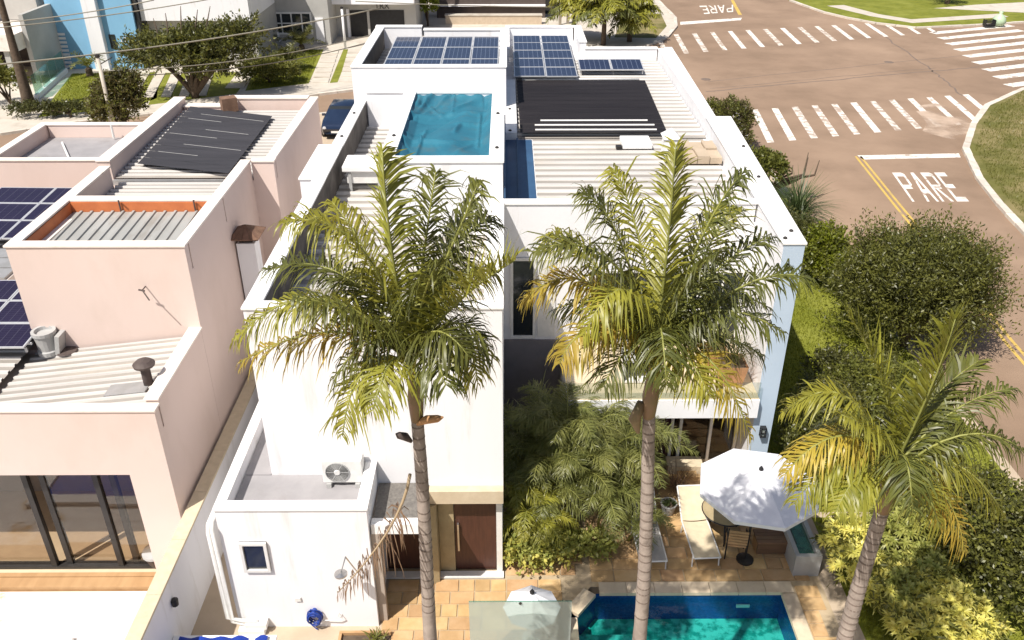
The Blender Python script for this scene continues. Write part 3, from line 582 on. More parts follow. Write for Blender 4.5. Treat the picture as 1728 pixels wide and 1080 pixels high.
M['coated'] = glass_mat('coated_glass', (0.86, 0.82, 0.78), refl=1.65)
a0 = at(66,800,Y=14.66).x; a1 = at(160,800,Y=14.66).x
for x0_, x1_, yy in ((-14.5,a0-.3,14.66),(a0+.06,a1-.06,14.70),(a1+.06,-8.1,14.66)): B(x0_,x1_,yy,yy+.012,.17,3.04).build('door_glass', 'coated', pk)
# upper near block, orange inside
B(-11.1,-7.15,17.45,20.4,0,6.30).build('wall', 'pink', pk)
P4(-11.1,-7.15,17.45,17.68,6.3,6.95); P4(-7.38,-7.15,17.74,20.4,6.3,6.95); P4(-11.1,-10.88,17.74,20.4,6.3,6.95); P4(-10.82,-7.44,20.16,20.4,6.3,6.95)
B(-10.86,-7.40,20.10,20.155,6.55,6.94).build('lining', 'orange', pk); B(-10.875,-10.83,17.74,20.09,6.55,6.94).build('lining', 'orange', pk)
for x_ in (-9.6,-7.75): MB().tube([(x_,20.06,6.6),(x_,20.05,7.02),(x_+.05,19.95,7.05)], .02, 6).build('hook', 'rustmetal', pk)
corr(pk,-10.8,-7.42,17.74,20.08,lambda x,y:6.58+.05*(y-17.7),pitch=0.26,h=.04,axis='Y',n=3,mat='sheetgrey')
B(-10.83,-10.66,17.72,20.05,6.5,6.68).build('flashing', 'pinkcap', pk)
# middle and back blocks
B(-11.1,-7.15,20.4,23.1,0,6.28).build('wall', 'pink', pk); P4(-7.38,-7.15,20.46,23.1,6.28,6.95); P4(-11.1,-10.85,20.46,22.6,6.28,6.95)
corr(pk,-10.8,-7.42,20.45,23.05,lambda x,y:6.40,pitch=0.27,h=.04,n=3)
B(-11.4,-6.5,23.1,29.6,0,6.4).build('wall', 'pink', pk)
P4(-6.74,-6.5,23.35,29.6,6.4,6.95); P4(-7.12,-6.5,23.1,23.29,6.4,6.93); P4(-11.4,-11.05,23.1,29.6,6.4,6.95); P4(-10.99,-9.6,29.2,29.5,6.4,6.75); P4(-9.5,-6.8,29.3,29.6,6.4,7.0)
corr(pk,-11.0,-6.78,23.12,29.2,lambda x,y:6.46+.03*(y-23),pitch=0.27,h=.04,n=3)
MB().obox((-9.35,28.9,6.95),(.5,.4,.45),rz=.5).build('vent_box', 'brick', pk)
B(-11.05,-7.5,23.0,23.09,6.30,6.44).build('flashing', 'flash', pk)
# left terrace
ta = at(45,272,z=5.4); B(-17.4,-11.45,ta.y,ta.y+4.2,0,4.9).build('wall', 'pink', pk)
P4(-17.4,-11.45,ta.y,ta.y+.22,4.9,5.4); P4(-17.4,-17.15,ta.y+.28,ta.y+4.2,4.9,5.4); P4(-17.09,-11.45,ta.y+3.98,ta.y+4.2,4.9,5.4)
B(-17.1,-11.5,ta.y+.24,ta.y+3.96,4.9,4.94).build('flat_roof', 'greyroof', pk)
MB().tube([(-16.3,ta.y+3.2,5.0),(-14.9,ta.y+.8,5.0)], .04, 6).build('roof_pipe', 'pvc', pk); MB().tube([(-14.6,ta.y+3.7,5.0),(-14.6,ta.y+3.7,5.5)], .04, 6).build('roof_pipe', 'pvc', pk)
B(-24,-17.45,ta.y+1.0,ta.y+1.2,0,3.2).build('wall', 'pink', pk)
# antenna bracket on the pink wall
q = at(245,484,Y=17.42); MB().tube([(q.x,17.44,q.z),(q.x+.02,17.2,q.z+.03),(q.x+.22,17.0,q.z-.12)], .016, 6).build('antenna_arm', 'rustmetal', pk); MB().tube([(q.x-.06,17.2,q.z+.04),(q.x+.08,17.18,q.z+.02)], .02, 6).build('antenna_arm', 'rustmetal', pk)
# chimney with a clay cap beside it
chx, chy = -6.86, 20.9
ch = thing('chimney', 'slim white chimney with a little clay tile cap between the houses', 'chimney', (chx,chy,0))
B(chx-.24,chx+.24,chy-.22,chy+.22,0,5.55).build('shaft', 'white', ch); B(chx-.17,chx+.17,chy-.15,chy+.15,5.55,5.75).build('flue', 'darkmetal', ch)
for k in range(4):
    for j in range(4):
        R4 = Matrix.Rotation(k*math.pi/2,3,'Z'); m = MB(); s = .42
        a = Vector((-s+2*s*j/4, -s, 0)); b = Vector((-s+2*s*(j+1)/4-.012, -s, 0)); top = Vector((0,0,.26)); 
        c = a.lerp(top,.92); d = b.lerp(top,.92)
        vs = [R4@v for v in (a,b,d,c)]; m.add([(v.x+chx,v.y+chy,v.z+5.75) for v in vs]+[(v.x*.96+chx,v.y*.96+chy,v.z+5.71) for v in vs],[(0,1,2,3),(7,6,5,4),(0,4,5,1),(1,5,6,2),(2,6,7,3),(3,7,4,0)]); m.build('cap_tile','brick',ch)
# patio of the pink house
patio = thing('patio', 'bright white patio slabs framed with wood before the sliding doors', 'patio', (-10,12,0))
yy = 6.0
for y0_, y1_ in ((6,8.6),(8.61,10.9),(10.91,13.12),(13.13,13.95)):
    for x0_, x1_ in ((-17,-12.9),(-12.89,-9.05)) if y0_ < 10 else ((-17,-14.0),(-13.99,-8.0)): 
        if y0_ >= 12.9 or True: B(x0_,x1_,y0_,y1_,0,.05).build('patio_slab', 'patioslab', patio)
for y0_ in np.arange(6.0,13.9,1.6): B(-7.96,-7.45,y0_,y0_+1.59,0,.12).build('wood_border', 'wood', patio)
np_ = thing('plunge_pool', 'small blue pool with white rim before the pink house', 'pool', (-11,9.5,0))
for a in ((-12.2,-9.2,12.3,12.6),(-12.2,-9.2,9.0,9.3),(-12.2,-11.9,9.3,12.3),(-9.5,-9.2,9.3,12.3)): B(*a,0.05,.16).build('rim', 'coping', np_)
B(-11.9,-9.5,9.3,12.3,.055,.09).build('water', 'bluetarp', np_)
# ================================================================== THINGS ON THE ROOFS
def panel_mesh(w, h, glass):
    fr = MB(); b = .035
    fr.box(0,w,0,b,0,.04).box(0,w,h-b,h,0,.04).box(0,b,b,h-b,0,.04).box(w-b,w,b,h-b,0,.04)
    me = bpy.data.meshes.new('solar_panel'); me.from_pydata(fr.v,[],fr.f); me.materials.append(M['frame'])
    g_ = MB().box(0,1,0,1,0,1); mg = bpy.data.meshes.new('cells'); mg.from_pydata(g_.v,[],g_.f); mg.materials.append(M[glass])
    return me, mg
def solar_array(label, loc, nx, ny, w, h, tilt, rz=0, glass='pv', gap=.02, skip=(), roll=0):
    root = thing('solar_array', label, 'solar panels', loc, rot=(tilt, roll, rz))
    me, mg = panel_mesh(w, h, glass)
    for j in range(ny):
        for i in range(nx):
            if (i,j) in skip: continue
            p = inst(me, 'solar_panel', root, (i*(w+gap), j*(h+gap), random.uniform(0,.012)))
            c = bpy.data.objects.new('cells', mg); COL.objects.link(c); c.parent = p; c.location = (.03,.03,.012); c.scale = (w-.06,h-.06,.024)
    for j in range(ny):
        for s in (.25,.75): MB().box(-.05,nx*(w+gap)+.03,(j+s)*(h+gap)-.02,(j+s)*(h+gap)+.02,-.05,-.004).build('rail','frame',root,local=True)
    for i in (0.03, nx*(w+gap)-.08):
        for j in (0.1, ny*(h+gap)-.15): MB().box(i,i+.04,j,j+.04,-.17,-.05).build('foot','frame',root,local=True)
    return root
solar_array('blue solar panels in three rows on the raised rear left wing', (-4.35,30.0,7.70), 4, 3, 1.0, 1.72, rad(1.2))
solar_array('blue solar panels in two columns at the back centre of the roof', (0.28,33.0,6.80), 2, 5, 1.2, 1.27, rad(1.8))
solar_array('short pair of solar panels beside the tall two column array', (2.85,34.1,6.78), 2, 1, 1.25, 1.15, rad(7))
# pink house arrays
sa = at(5,375,z=4.9)
solar_array('dark violet solar panels on the lower roof beside the orange lined box', (sa.x-1.1,sa.y-1.3,4.95), 3, 3, 1.75, 1.10, rad(4), rz=rad(-2), glass='pvdark', skip=((2,0),))
sb = at(0,560,z=4.7)
solar_array('dark solar panels at the left picture edge below the pink box wall', (sb.x-1.6,sb.y-.9,4.78), 2, 3, 1.30, 1.0, rad(3), rz=rad(0), glass='pvdark')
sm = at(0,455,z=4.8)
bx_ = thing('glass_skylight', 'pale grey skylight panes between the two dark solar arrays', 'skylight', (sm.x,sm.y,4.6))
for j in range(3): MB().obox((sm.x-.35,sm.y-.35+.62*j,4.85),(1.6,.56,.05)).build('pane','flash',bx_)
B(sm.x-1.2,sm.x+.5,sm.y-.7,sm.y+1.3,4.55,4.80).build('upstand','pinkcap',bx_)

def solar_mat_thing(label, corners, z, n, pipes, mt='mat'):
    c = [Vector((p[0],p[1],z(p[0],p[1]))) for p in corners]        # front-left, front-right, back-right, back-left
    r = thing('solar_heating_mat', label, 'heating mat', tuple(c[0]))
    for i in range(n):
        a, b = i/n, (i+1)/n-.0012
        m = MB(); k = 8; vs = []
        for e in range(k+1):
            for t in (a, b):
                p = c[0].lerp(c[1], e/k).lerp(c[3].lerp(c[2], e/k), t); vs.append((p.x,p.y,p.z+.09+random.uniform(-.001,.002)))
        m.add(vs, [(2*e,2*e+2,2*e+3,2*e+1) for e in range(k)]); m.build('mat_strip',mt,r)
    for t in pipes:
        L = [c[0].lerp(c[3], t), c[1].lerp(c[2], t)]
        p, q = L[0].lerp(L[1], .04), L[0].lerp(L[1], .96)
        MB().tube([p+Vector((0,0,.09)), q+Vector((0,0,.09))], .045 if t>1 else .028, 8).build('header_pipe','pvc',r,smooth=True)
    return r
solar_mat_thing('large black solar heating mat on the white house roof', [(0.42,26.5),(5.05,26.5),(5.25,33.0),(0.38,33.0)], lambda x,y:6.60, 14, (1.02,))
r_ = bpy.data.objects['solar_heating_mat']
for yb, xa, xb in ((26.75,0.9,4.75),(27.25,0.9,4.75),(27.75,1.1,4.6)):
    MB().tube([(xa,yb,6.70),(xb,yb,6.70)], .035, 6).build('strap','pvc',r_)
cs = [at(232,277,z=6.62),at(385,292,z=6.62),at(460,198,z=6.72),at(322,183,z=6.72)]
solar_mat_thing('black solar heating mat on the pink house rear roof', [(v.x,v.y) for v in cs], lambda x,y:6.52+.03*(y-23), 10, (), 'matgrey')
r2 = bpy.data.objects['solar_heating_mat.001']
for t,a,b in ((.2,.1,.55),(.35,.3,.95),(.5,.05,.6),(.62,.4,.9),(.78,.1,.5),(.88,.2,.95)):
    p = cs[0].lerp(cs[3],t).lerp(cs[1].lerp(cs[2],t),a); q = cs[0].lerp(cs[3],t).lerp(cs[1].lerp(cs[2],t),b)
    MB().tube([(p.x,p.y,6.615+.03*(p.y-23)),(q.x,q.y,6.615+.03*(q.y-23))], .006, 5).build('strap','flash',r2)

# tarpaulin over the tank
N = 90; V = []; rc = random.Random(12)
CREASES = [(rc.random(), rc.random(), rc.uniform(0,3.14), rc.uniform(.08,.3), rc.uniform(.012,.03), rc.uniform(-.06,.09)) for _ in range(34)]

for j in range(N+1):
    for i in range(N+1):
        u, v = i/N, j/N; x = -2.79+u*2.38; y = 20.41+v*5.95
        e = min(u,1-u,v,1-v); z = 7.93-.16*min(1,e*9)
        z += .055*math.sin(9*u+5*v+2*math.sin(6*v))*min(1,e*8) + .09*math.exp(-((v-.68-.07*u)/.02)**2) + .08*math.exp(-((v-.30-.03*math.sin(9*u))/.018)**2) + .05*math.exp(-((u-.85)/.018)**2)*(v>.25)*(v<.72) + .04*math.exp(-((u-.5)/.02)**2)*(v>.72)
        z += .02*math.sin(31*u+11*v+3*math.sin(17*v))*max(0,1-e*9)
        for (cu, cv, ca, cl, cw, ch_) in CREASES:
            du, dv = u-cu, (v-cv)*1.4; al = du*math.cos(ca)+dv*math.sin(ca); ac = -du*math.sin(ca)+dv*math.cos(ca)+.05*al*al
            z += ch_*math.exp(-(ac/cw)**2)*math.exp(-(al/cl)**4)
        V.append((x,y,z))
F = [(j*(N+1)+i, j*(N+1)+i+1, (j+1)*(N+1)+i+1, (j+1)*(N+1)+i) for j in range(N) for i in range(N)]
t_ = np_mesh('tarpaulin', V, F, 'tarp'); t_.data.polygons.foreach_set('use_smooth',[True]*len(F)); tag(t_, 'creased turquoise tarpaulin stretched over the rooftop tank opening', 'tarpaulin')
# white machine box on the roof gutter
bx = thing('roof_unit', 'white box unit on legs on the left roof strip beside the tank', 'box', (-3.95,23.0,6.6))
B(-4.55,-3.38,22.75,23.75,6.75,6.92).build('lid','coping',bx,bevel=.03); B(-4.45,-3.5,22.85,23.65,6.4,6.75).build('body','pvc',bx)
for x_ in (-4.4,-3.6): B(x_,x_+.08,22.80,22.88,6.16,6.75).build('leg','plasticgrey',bx)
MB().tube([(-3.45,22.9,6.9),(-3.3,22.6,6.75),(-3.38,22.2,6.66)],.03,6).build('hose','darkmetal',bx)
# bits at the right roof
c1 = thing('roof_chimney', 'short white chimney stack beside a tan masonry base on the right roof', 'chimney', (4.8,24.4,6.5))
B(4.55,4.95,24.1,24.6,6.5,7.25).build('stack','coping',c1); MB().add([(4.5,24.05,7.25),(5.0,24.05,7.25),(5.0,24.65,7.25),(4.5,24.65,7.25),(4.75,24.35,7.5)],[(0,1,4),(1,2,4),(2,3,4),(3,0,4)]).build('cap','coping',c1)
c2 = thing('masonry_base', 'low tan masonry block next to the short white chimney', 'masonry', (5.6,24.6,6.5))
for i in range(3):
    for j in range(2): B(5.15+.36*i,5.49+.36*i,23.9+.75*j,24.6+.75*j,6.57,6.75+.05*((i+j)%2)).build('block','paving',c2)
c3 = thing('roof_hatch', 'flat white hatch on the right roof edge of the black mat', 'hatch', (4.0,25.6,6.5))
B(3.5,4.4,25.2,26.1,6.575,6.72).build('lid','coping',c3,bevel=.02); B(3.3,3.48,25.2,25.4,6.575,6.66).build('latch','darkmetal',c3)

# air conditioner outside the upper wall, on the annex roof
def ac_unit(loc):
    r = thing('air_conditioner', 'white air conditioner outdoor unit on the annex roof', 'air conditioner', loc, local=True)
    B(-.42,.42,-.15,.15,.10,.68).build('casing','pvc',r,local=True,bevel=.02)
    MB().lathe((-.1,-.155,.39),[(.25,0),(.25,-.02),(.235,-.022),(.235,0)],24,'Y').build('fan_ring','plasticgrey',r,local=True)
    MB().lathe((-.1,-.152,.39),[(.23,0),(.23,-.006)],24,'Y').build('fan_well','darkmetal',r,local=True)
    g_ = MB()
    for k in range(9):
        rr = .03+.023*k; n = 20
        g_.tube([(-.1+rr*math.cos(2*math.pi*i/n),-.168,.39+rr*math.sin(2*math.pi*i/n)) for i in range(n+1)],.005,4,False)
    for k in range(6): g_.tube([(-.1,-.166,.39),(-.1+.235*math.cos(k*math.pi/3),-.166,.39+.235*math.sin(k*math.pi/3))],.006,4,False)
    g_.build('grille','plasticgrey',r,local=True); MB().lathe((-.1,-.165,.39),[(.07,0),(.06,-.02)],12,'Y').build('hub','pvc',r,local=True)
    for x_ in (-.35,.25): B(x_,x_+.1,-.2,.2,0,.10).build('foot','plasticgrey',r,local=True)
    return r
p = at(590,782,z=2.99); ac_unit((p.x,14.2,2.99))
# roof exhaust on the pink roof, and the mushroom flue
p = at(82,588,z=4.45)
ex = thing('exhaust_fan', 'stubby pale grey exhaust drum on the pink house corrugated roof', 'exhaust fan', (p.x,p.y,4.3))
MB().lathe((p.x,p.y,4.34),[(.24,0),(.24,.1),(.2,.12),(.24,.5),(.27,.52),(.27,.6),(.2,.6),(.19,.52)],18).build('drum','plasticgrey',ex,smooth=False)
MB().obox((p.x+.3,p.y+.02,4.6),(.10,.34,.5),ry=.2).build('bracket','plasticgrey',ex); MB().lathe((p.x+.40,p.y+.02,4.36),[(.24,0),(.22,.03),(.05,.05)],14).build('base_plate','rustmetal',ex)
p = at(253,656,z=4.55)
fl = thing('flue_pipe', 'dark mushroom capped flue pipe on the pink corrugated roof', 'flue', (p.x,p.y,4.5))
MB().lathe((p.x,p.y,4.5),[(.10,0),(.10,.62),(.09,.66)],14).build('pipe','rustmetal',fl,smooth=True); MB().lathe((p.x,p.y,5.14),[(.22,0),(.23,.05),(.15,.12),(.03,.15)],16).build('cap','rustmetal',fl)
MB().obox((p.x-.42,p.y-.1,4.62),(.9,.42,.03),ry=-.12).build('flashing','flash',fl)

# ================================================================== YARD AND TERRACE
sh = thing('garden_shower', 'steel shower arm with round head on the white annex wall', 'shower', (-3.3,12.9,1.6))
a = at(611,976,Y=12.96); hz = at(583,940,Y=12.6); hd = at(575,968,Y=12.45)
MB().tube([(a.x,12.97,a.z),(hz.x,12.6,hz.z),(hd.x,12.45,hd.z)],.016,6).build('arm','chrome',sh); MB().lathe(tuple(hd),[(.13,-.03),(.13,0),(.03,.03)],16).build('shower_head','chrome',sh)
hs = thing('hose_reel', 'coiled blue garden hose hung on the white annex wall', 'hose', (-4,12.9,.5))
hc = at(531,1040,Y=12.9); 
for k in range(7):
    rr = .13+.014*random.uniform(-1,3); zz = .01*k; n = 22; ph = random.uniform(0,6)
    MB().tube([(hc.x+rr*math.cos(2*math.pi*i/n)*1.0,12.94-.022*k+.01*math.sin(i),hc.z-.02+rr*1.25*math.sin(2*math.pi*i/n)+.012*math.sin(3*i+ph)) for i in range(n+1)],.016,6,False).build('coil','hose',hs,smooth=True)
MB().lathe((hc.x,12.98,hc.z+.12),[(.05,0),(.05,-.16),(.07,-.17)],10,'Y').build('hook','hose',hs)
e1 = at(578,1045,Y=12.9); MB().tube([(hc.x+.12,12.9,hc.z-.12),(e1.x-.1,12.9,e1.z-.04),(e1.x,12.9,e1.z+.02),(e1.x-.06,12.92,e1.z+.16),(e1.x-.1,12.92,e1.z+.06)],.012,6).build('hose_tail','pvc',hs)
MB().tube([(hc.x-.1,12.9,hc.z-.1),(hc.x-.08,12.88,hc.z-.25),(hc.x+.03,12.86,.04)],.012,6).build('hose_tail','hose',hs)
bb = thing('blue_covered_tub', 'blue covered tub with a white rim at the bottom picture edge', 'tub', (-5,12.0,0))
q0 = at(296,1075,z=.75); q1 = at(465,1072,z=.75)
B(q0.x,q1.x,q0.y-1.4,q0.y,0,.7).build('shell','pvc',bb); B(q0.x-.03,q1.x+.03,q0.y-1.4,q0.y+.03,.7,.76).build('rim','coping',bb)
n = 24; V = [(q0.x+.12+(q1.x-q0.x-.24)*i/n, q0.y-1.3+1.25*j/8, .80+.03*math.sin(i*1.1+j)+.04*(i>14)*math.sin(i*.9)) for j in range(9) for i in range(n+1)]
cv = np_mesh('cover', V, [(j*(n+1)+i,j*(n+1)+i+1,(j+1)*(n+1)+i+1,(j+1)*(n+1)+i) for j in range(8) for i in range(n)], 'bluetarp', bb)
pb = thing('planter_bed', 'small wood edged planting bed at the foot of the annex', 'planter', (-2.9,12.4,0))
B(-3.6,-2.5,12.70,12.76,0,.12).build('board','wood',pb); B(-3.6,-3.54,12.2,12.69,0,.12).build('board','wood',pb); B(-3.52,-2.5,12.2,12.69,0,.05).build('soil','bark',pb)
bl = thing('concrete_blocks', 'white painted blocks at the lower corner of the annex wall', 'blocks', (-5.3,12.8,0))
B(-5.75,-5.2,12.72,12.95,.0,.16).build('block','coping',bl); B(-5.6,-5.15,12.76,12.96,.165,.30).build('block','coping',bl)

# glass screen and low white parasol near the bottom of the picture
gs = thing('glass_screen', 'frameless frosted glass screen standing before the pool', 'glass screen', (.2,11.85,0))
g0 = at(791,1015,Y=11.85); g1 = at(965,1018,Y=11.85)
B(g0.x,g1.x,11.84,11.852,0.05,g0.z).build('pane','frost',gs); 
for x_ in (g0.x+.25,g1.x-.25): B(x_-.04,x_+.04,11.81,11.885,0.0,.16).build('clamp','chrome',gs)
B(g0.x,g1.x,11.835,11.857,g0.z,g0.z+.012).build('top_edge','greenglass',gs); MB().lathe(((g0.x+g1.x)/2,11.83,g0.z-.03),[(.03,0),(.03,-.02)],10,'Y').build('stud','darkmetal',gs)
def parasol(label, c, rad_, zr, zt, n=8, ph=0., val=True, pole='darkmetal', tiltx=0, tilty=0):
    r = thing('parasol', label, 'parasol', (c[0],c[1],0))
    T = Matrix.Rotation(tiltx,3,'X') @ Matrix.Rotation(tilty,3,'Y')
    def pt(x,y,z):
        v = T @ Vector((x,y,z-zt)); return (c[0]+v.x, c[1]+v.y, zt+v.z)
    for k in range(n):
        m = MB(); vs = []; K = 6
        for i in range(K+1):
            t = i/K
            for j in range(K+1):
                s = j/K; a0, a1 = ph+2*math.pi*k/n, ph+2*math.pi*(k+1)/n
                x = rad_*t*((1-s)*math.cos(a0)+s*math.cos(a1)); y = rad_*t*((1-s)*math.sin(a0)+s*math.sin(a1))
                z = zt-(zt-zr)*t**1.12-.05*math.sin(math.pi*s)*t*(1.2-t)
                vs.append(pt(x,y,z))
        m.add(vs, [(i*(K+1)+j,i*(K+1)+j+1,(i+1)*(K+1)+j+1,(i+1)*(K+1)+j) for i in range(K) for j in range(K)])
        m.build('canopy_panel','fabric',r,smooth=True)
        if val:
            a0, a1 = ph+2*math.pi*k/n, ph+2*math.pi*(k+1)/n
            A = (rad_*math.cos(a0),rad_*math.sin(a0)); Bq = (rad_*math.cos(a1),rad_*math.sin(a1))
            MB().add([pt(*A,zr),pt(*Bq,zr),pt(*Bq,zr-.09),pt(*A,zr-.09)],[(0,1,2,3)]).build('valance','fabric',r)
        MB().tube([pt(0,0,zt-.06),pt(rad_*.99*math.cos(ph+2*math.pi*k/n),rad_*.99*math.sin(ph+2*math.pi*k/n),zr-.02)],.012,5).build('rib',pole,r)
    MB().tube([(c[0],c[1],0.02),pt(0,0,zt)],.03,10).build('pole',pole,r); MB().lathe(pt(0,0,zt),[(.05,-.01),(.05,.03),(.015,.09)],10).build('finial','black',r); MB().lathe((c[0],c[1],0.03),[(.2,0),(.2,.05),(.05,.09)],16).build('base',pole,r)
    return r
uc = at(1280,816,z=2.35)
parasol('large octagonal white parasol dappled with palm shadow on the terrace', (uc.x,uc.y), 1.36, 2.28, 2.75, ph=rad(10))
w_ = at(898,1000,Y=12.6); parasol('low white parasol seen through the frosted glass screen', (w_.x,w_.y), 0.60, w_.z-.42, w_.z, val=False, pole='pvc')

def lounger(label, loc, rz, sling, lift=.5):
    r = thing('sun_lounger', label, 'sun lounger', loc, rot=(0,0,rz), group='sun loungers on the terrace')
    def bar(a,b,w=.02): return MB().tube([a,b],w,6)
    for s in (-.31,.31):
        bar((s,0,.33),(s,1.25,.33)).build('side_rail','pvc',r,local=True); bar((s,1.25,.33),(s,1.95,.33+lift)).build('back_rail','pvc',r,local=True)
        for y_ in (.12,1.15): bar((s,y_,.32),(s*1.02,y_-.04 if y_<.5 else y_+.05,0),.018).build('leg','pvc',r,local=True)
    bar((-.31,0,.33),(.31,0,.33)).build('cross_bar','pvc',r,local=True); bar((-.31,1.95,.33+lift),(.31,1.95,.33+lift)).build('cross_bar','pvc',r,local=True)
    m = MB(); V = []
    for j in range(13):
        for i in range(7): V.append((-.29+.58*i/6, .03+1.2*j/12, .34-.03*math.sin(math.pi*i/6)))
    m.add(V,[(j*7+i,j*7+i+1,(j+1)*7+i+1,(j+1)*7+i) for j in range(12) for i in range(6)]); m.build('seat_sling',sling,r,local=True,smooth=True)
    m = MB(); V = []
    for j in range(9):
        for i in range(7): V.append((-.29+.58*i/6, 1.26+.68*j/8, .342+lift*j/8-.03*math.sin(math.pi*i/6)))
    m.add(V,[(j*7+i,j*7+i+1,(j+1)*7+i+1,(j+1)*7+i) for j in range(8) for i in range(6)]); m.build('back_sling',sling,r,local=True,smooth=True)
    return r
l0 = at(1192,945,z=.3); lounger('cream sun lounger half under the octagonal parasol', (l0.x+.02,l0.y,.03), rad(3), 'sling')
l1 = at(1106,948,z=.3); lounger('grey sun lounger behind the slender right palm trunk', (l1.x-.05,l1.y-.05,.03), rad(2), 'greysling')
# table and chairs in the parasol's shade
tc_ = (uc.x-.32, uc.y+.95)
tb = thing('garden_table', 'round dark rimmed garden table below the octagonal parasol', 'table', (tc_[0],tc_[1],0))
MB().lathe((*tc_,.72),[(.55,0),(.55,.02),(.1,.022)],28).build('top','olive',tb); MB().lathe((*tc_,.70),[(.56,0),(.575,.02),(.56,.04),(.555,.02)],28).build('rim','black',tb)
for k in range(3):
    a = k*2.1+.4; MB().tube([(tc_[0]+.1*math.cos(a),tc_[1]+.1*math.sin(a),.7),(tc_[0]+.2*math.cos(a),tc_[1]+.2*math.sin(a),.35),(tc_[0]+.42*math.cos(a),tc_[1]+.42*math.sin(a),.03)],.02,6).build('leg','black',tb)
def chair(label, loc, rz):
    r = thing('garden_chair', label, 'chair', loc, rot=(0,0,rz), group='garden chairs by the round table')
    MB().obox((0,0,.43),(.46,.44,.05)).build('seat','wood',r,local=True,bevel=.01)
    for k in range(5): MB().obox((0,.24,.55+.085*k),(.44,.02,.06)).build('back_slat','wood',r,local=True)
    for s in (-.23,.23):
        for y_ in (-.2,.22): MB().tube([(s,y_,.0),(s,y_,.42 if y_<0 else .95)],.018,6).build('leg','black',r,local=True)
        MB().tube([(s,-.2,.42),(s,-.22,.62),(s,-.1,.67),(s,.22,.66)],.016,6).build('arm','black',r,local=True)
    return r
c_a = at(1240,925,z=.2); chair('wooden garden chair in front of the table beside the cream lounger', (c_a.x,c_a.y,.03), rad(170))
bn = at(1310,925,z=.2)
bh = thing('wooden_bench', 'low wooden bench at the near side of the parasol', 'bench', (bn.x,bn.y,.03))
for k in range(4): B(bn.x-.5,bn.x+.42,bn.y-.1+.12*k,bn.y+.01+.12*k,.42,.46).build('seat_slat','benchwood',bh)
B(bn.x-.48,bn.x+.40,bn.y-.08,bn.y-.04,.1,.41).build('front_panel','benchwood',bh)
for x_ in (-.47,.36): B(bn.x+x_,bn.x+x_+.05,bn.y-.03,bn.y+.33,.03,.41).build('leg','wood',bh)
# raised basin by the hedge
tr0 = at(1372,1000,z=.55)
bs = thing('raised_basin', 'grey raised basin with teal water beside the pale yellow shrubs', 'basin', (6.9,15,0))
X0, X1, Y0, Y1 = 6.55, 7.15, 14.35, 16.6
for a in ((X0,X1,Y0,Y0+.1),(X0,X1,Y1-.1,Y1),(X0,X0+.1,Y0+.1,Y1-.1),(X1-.1,X1,Y0+.1,Y1-.1)): B(*a,0,.62).build('wall','plasticgrey',bs)
B(X0+.1,X1-.1,Y0+.1,Y1-.1,.02,.4).build('lining','tealtile',bs); B(X0+.1,X1-.1,Y0+.1,Y1-.1,.5,.505).build('water','greenglass',bs)
# step and pots by the glass doors
st = thing('stone_step', 'pale sandstone step block before the glass doors', 'step', (4.6,18.2,0))
B(4.25,5.2,17.95,18.4,0.03,.28).build('block','sling',st); B(4.5,5.0,17.7,17.94,0.03,.16).build('block','tile',st)
def pot(name, label, loc, r0, h, mat, group=None):
    r = thing(name, label, 'pot', loc, local=True, group=group)
    MB().lathe((0,0,0),[(r0*.7,0),(r0,h*.9),(r0*1.08,h*.9),(r0*1.08,h),(r0*.9,h),(r0*.85,h*.85)],16).build('pot',mat,r,local=True,smooth=False)
    MB().lathe((0,0,h*.84),[(r0*.86,0),(r0*.4,.02)],12).build('soil','bark',r,local=True); return r
pp = at(1128,856,z=.2); pot('plant_pot','round grey green pot on the terrace between the loungers',(pp.x,pp.y,.03),.2,.32,'plasticgrey')
pp2 = at(1232,612,z=2.98); pot2 = thing('square_planter','square terracotta planter with dry plant on the balcony','planter',(5.55,18.0,2.98))
MB().add([(5.30,17.75,2.98),(5.80,17.75,2.98),(5.80,18.25,2.98),(5.30,18.25,2.98),(5.22,17.67,3.58),(5.88,17.67,3.58),(5.88,18.33,3.58),(5.22,18.33,3.58)],[(0,1,5,4),(1,2,6,5),(2,3,7,6),(3,0,4,7)]).build('pot','terracotta',pot2)
MB().flat([(5.23,17.68),(5.87,17.68),(5.87,18.32),(5.23,18.32)],3.50).build('soil','bark',pot2)
pot3 = thing('square_planter','smaller terracotta planter behind the balcony corner pot','planter',(5.3,18.75,2.98))
MB().add([(5.1,18.55,2.98),(5.5,18.55,2.98),(5.5,18.95,2.98),(5.1,18.95,2.98),(5.02,18.47,3.5),(5.58,18.47,3.5),(5.58,19.03,3.5),(5.02,19.03,3.5)],[(0,1,5,4),(1,2,6,5),(2,3,7,6),(3,0,4,7)]).build('pot','terracotta',pot3); MB().flat([(5.03,18.48),(5.57,18.48),(5.57,19.02),(5.03,19.02)],3.42).build('soil','bark',pot3)
bq = at(1075,640,z=2.98)
bc = thing('balcony_cabinet','grey topped cabinet with an open front on the balcony','cabinet',(bq.x,18.0,2.98))
x0,x1 = bq.x-.42,bq.x+.42
B(x0,x1,17.85,18.5,3.62,3.68).build('top','plasticgrey',bc); B(x0+.02,x0+.07,17.88,18.48,2.98,3.62).build('side','pvc',bc); B(x1-.07,x1-.02,17.88,18.48,2.98,3.62).build('side','pvc',bc); B(x0+.07,x1-.07,18.42,18.47,2.98,3.62).build('back','darkmetal',bc); B(x0+.07,x1-.07,17.9,18.42,3.0,3.05).build('shelf','pvc',bc)
MB().lathe((bq.x,18.15,3.68),[(.1,0),(.1,.008)],14).build('drain','black',bc)
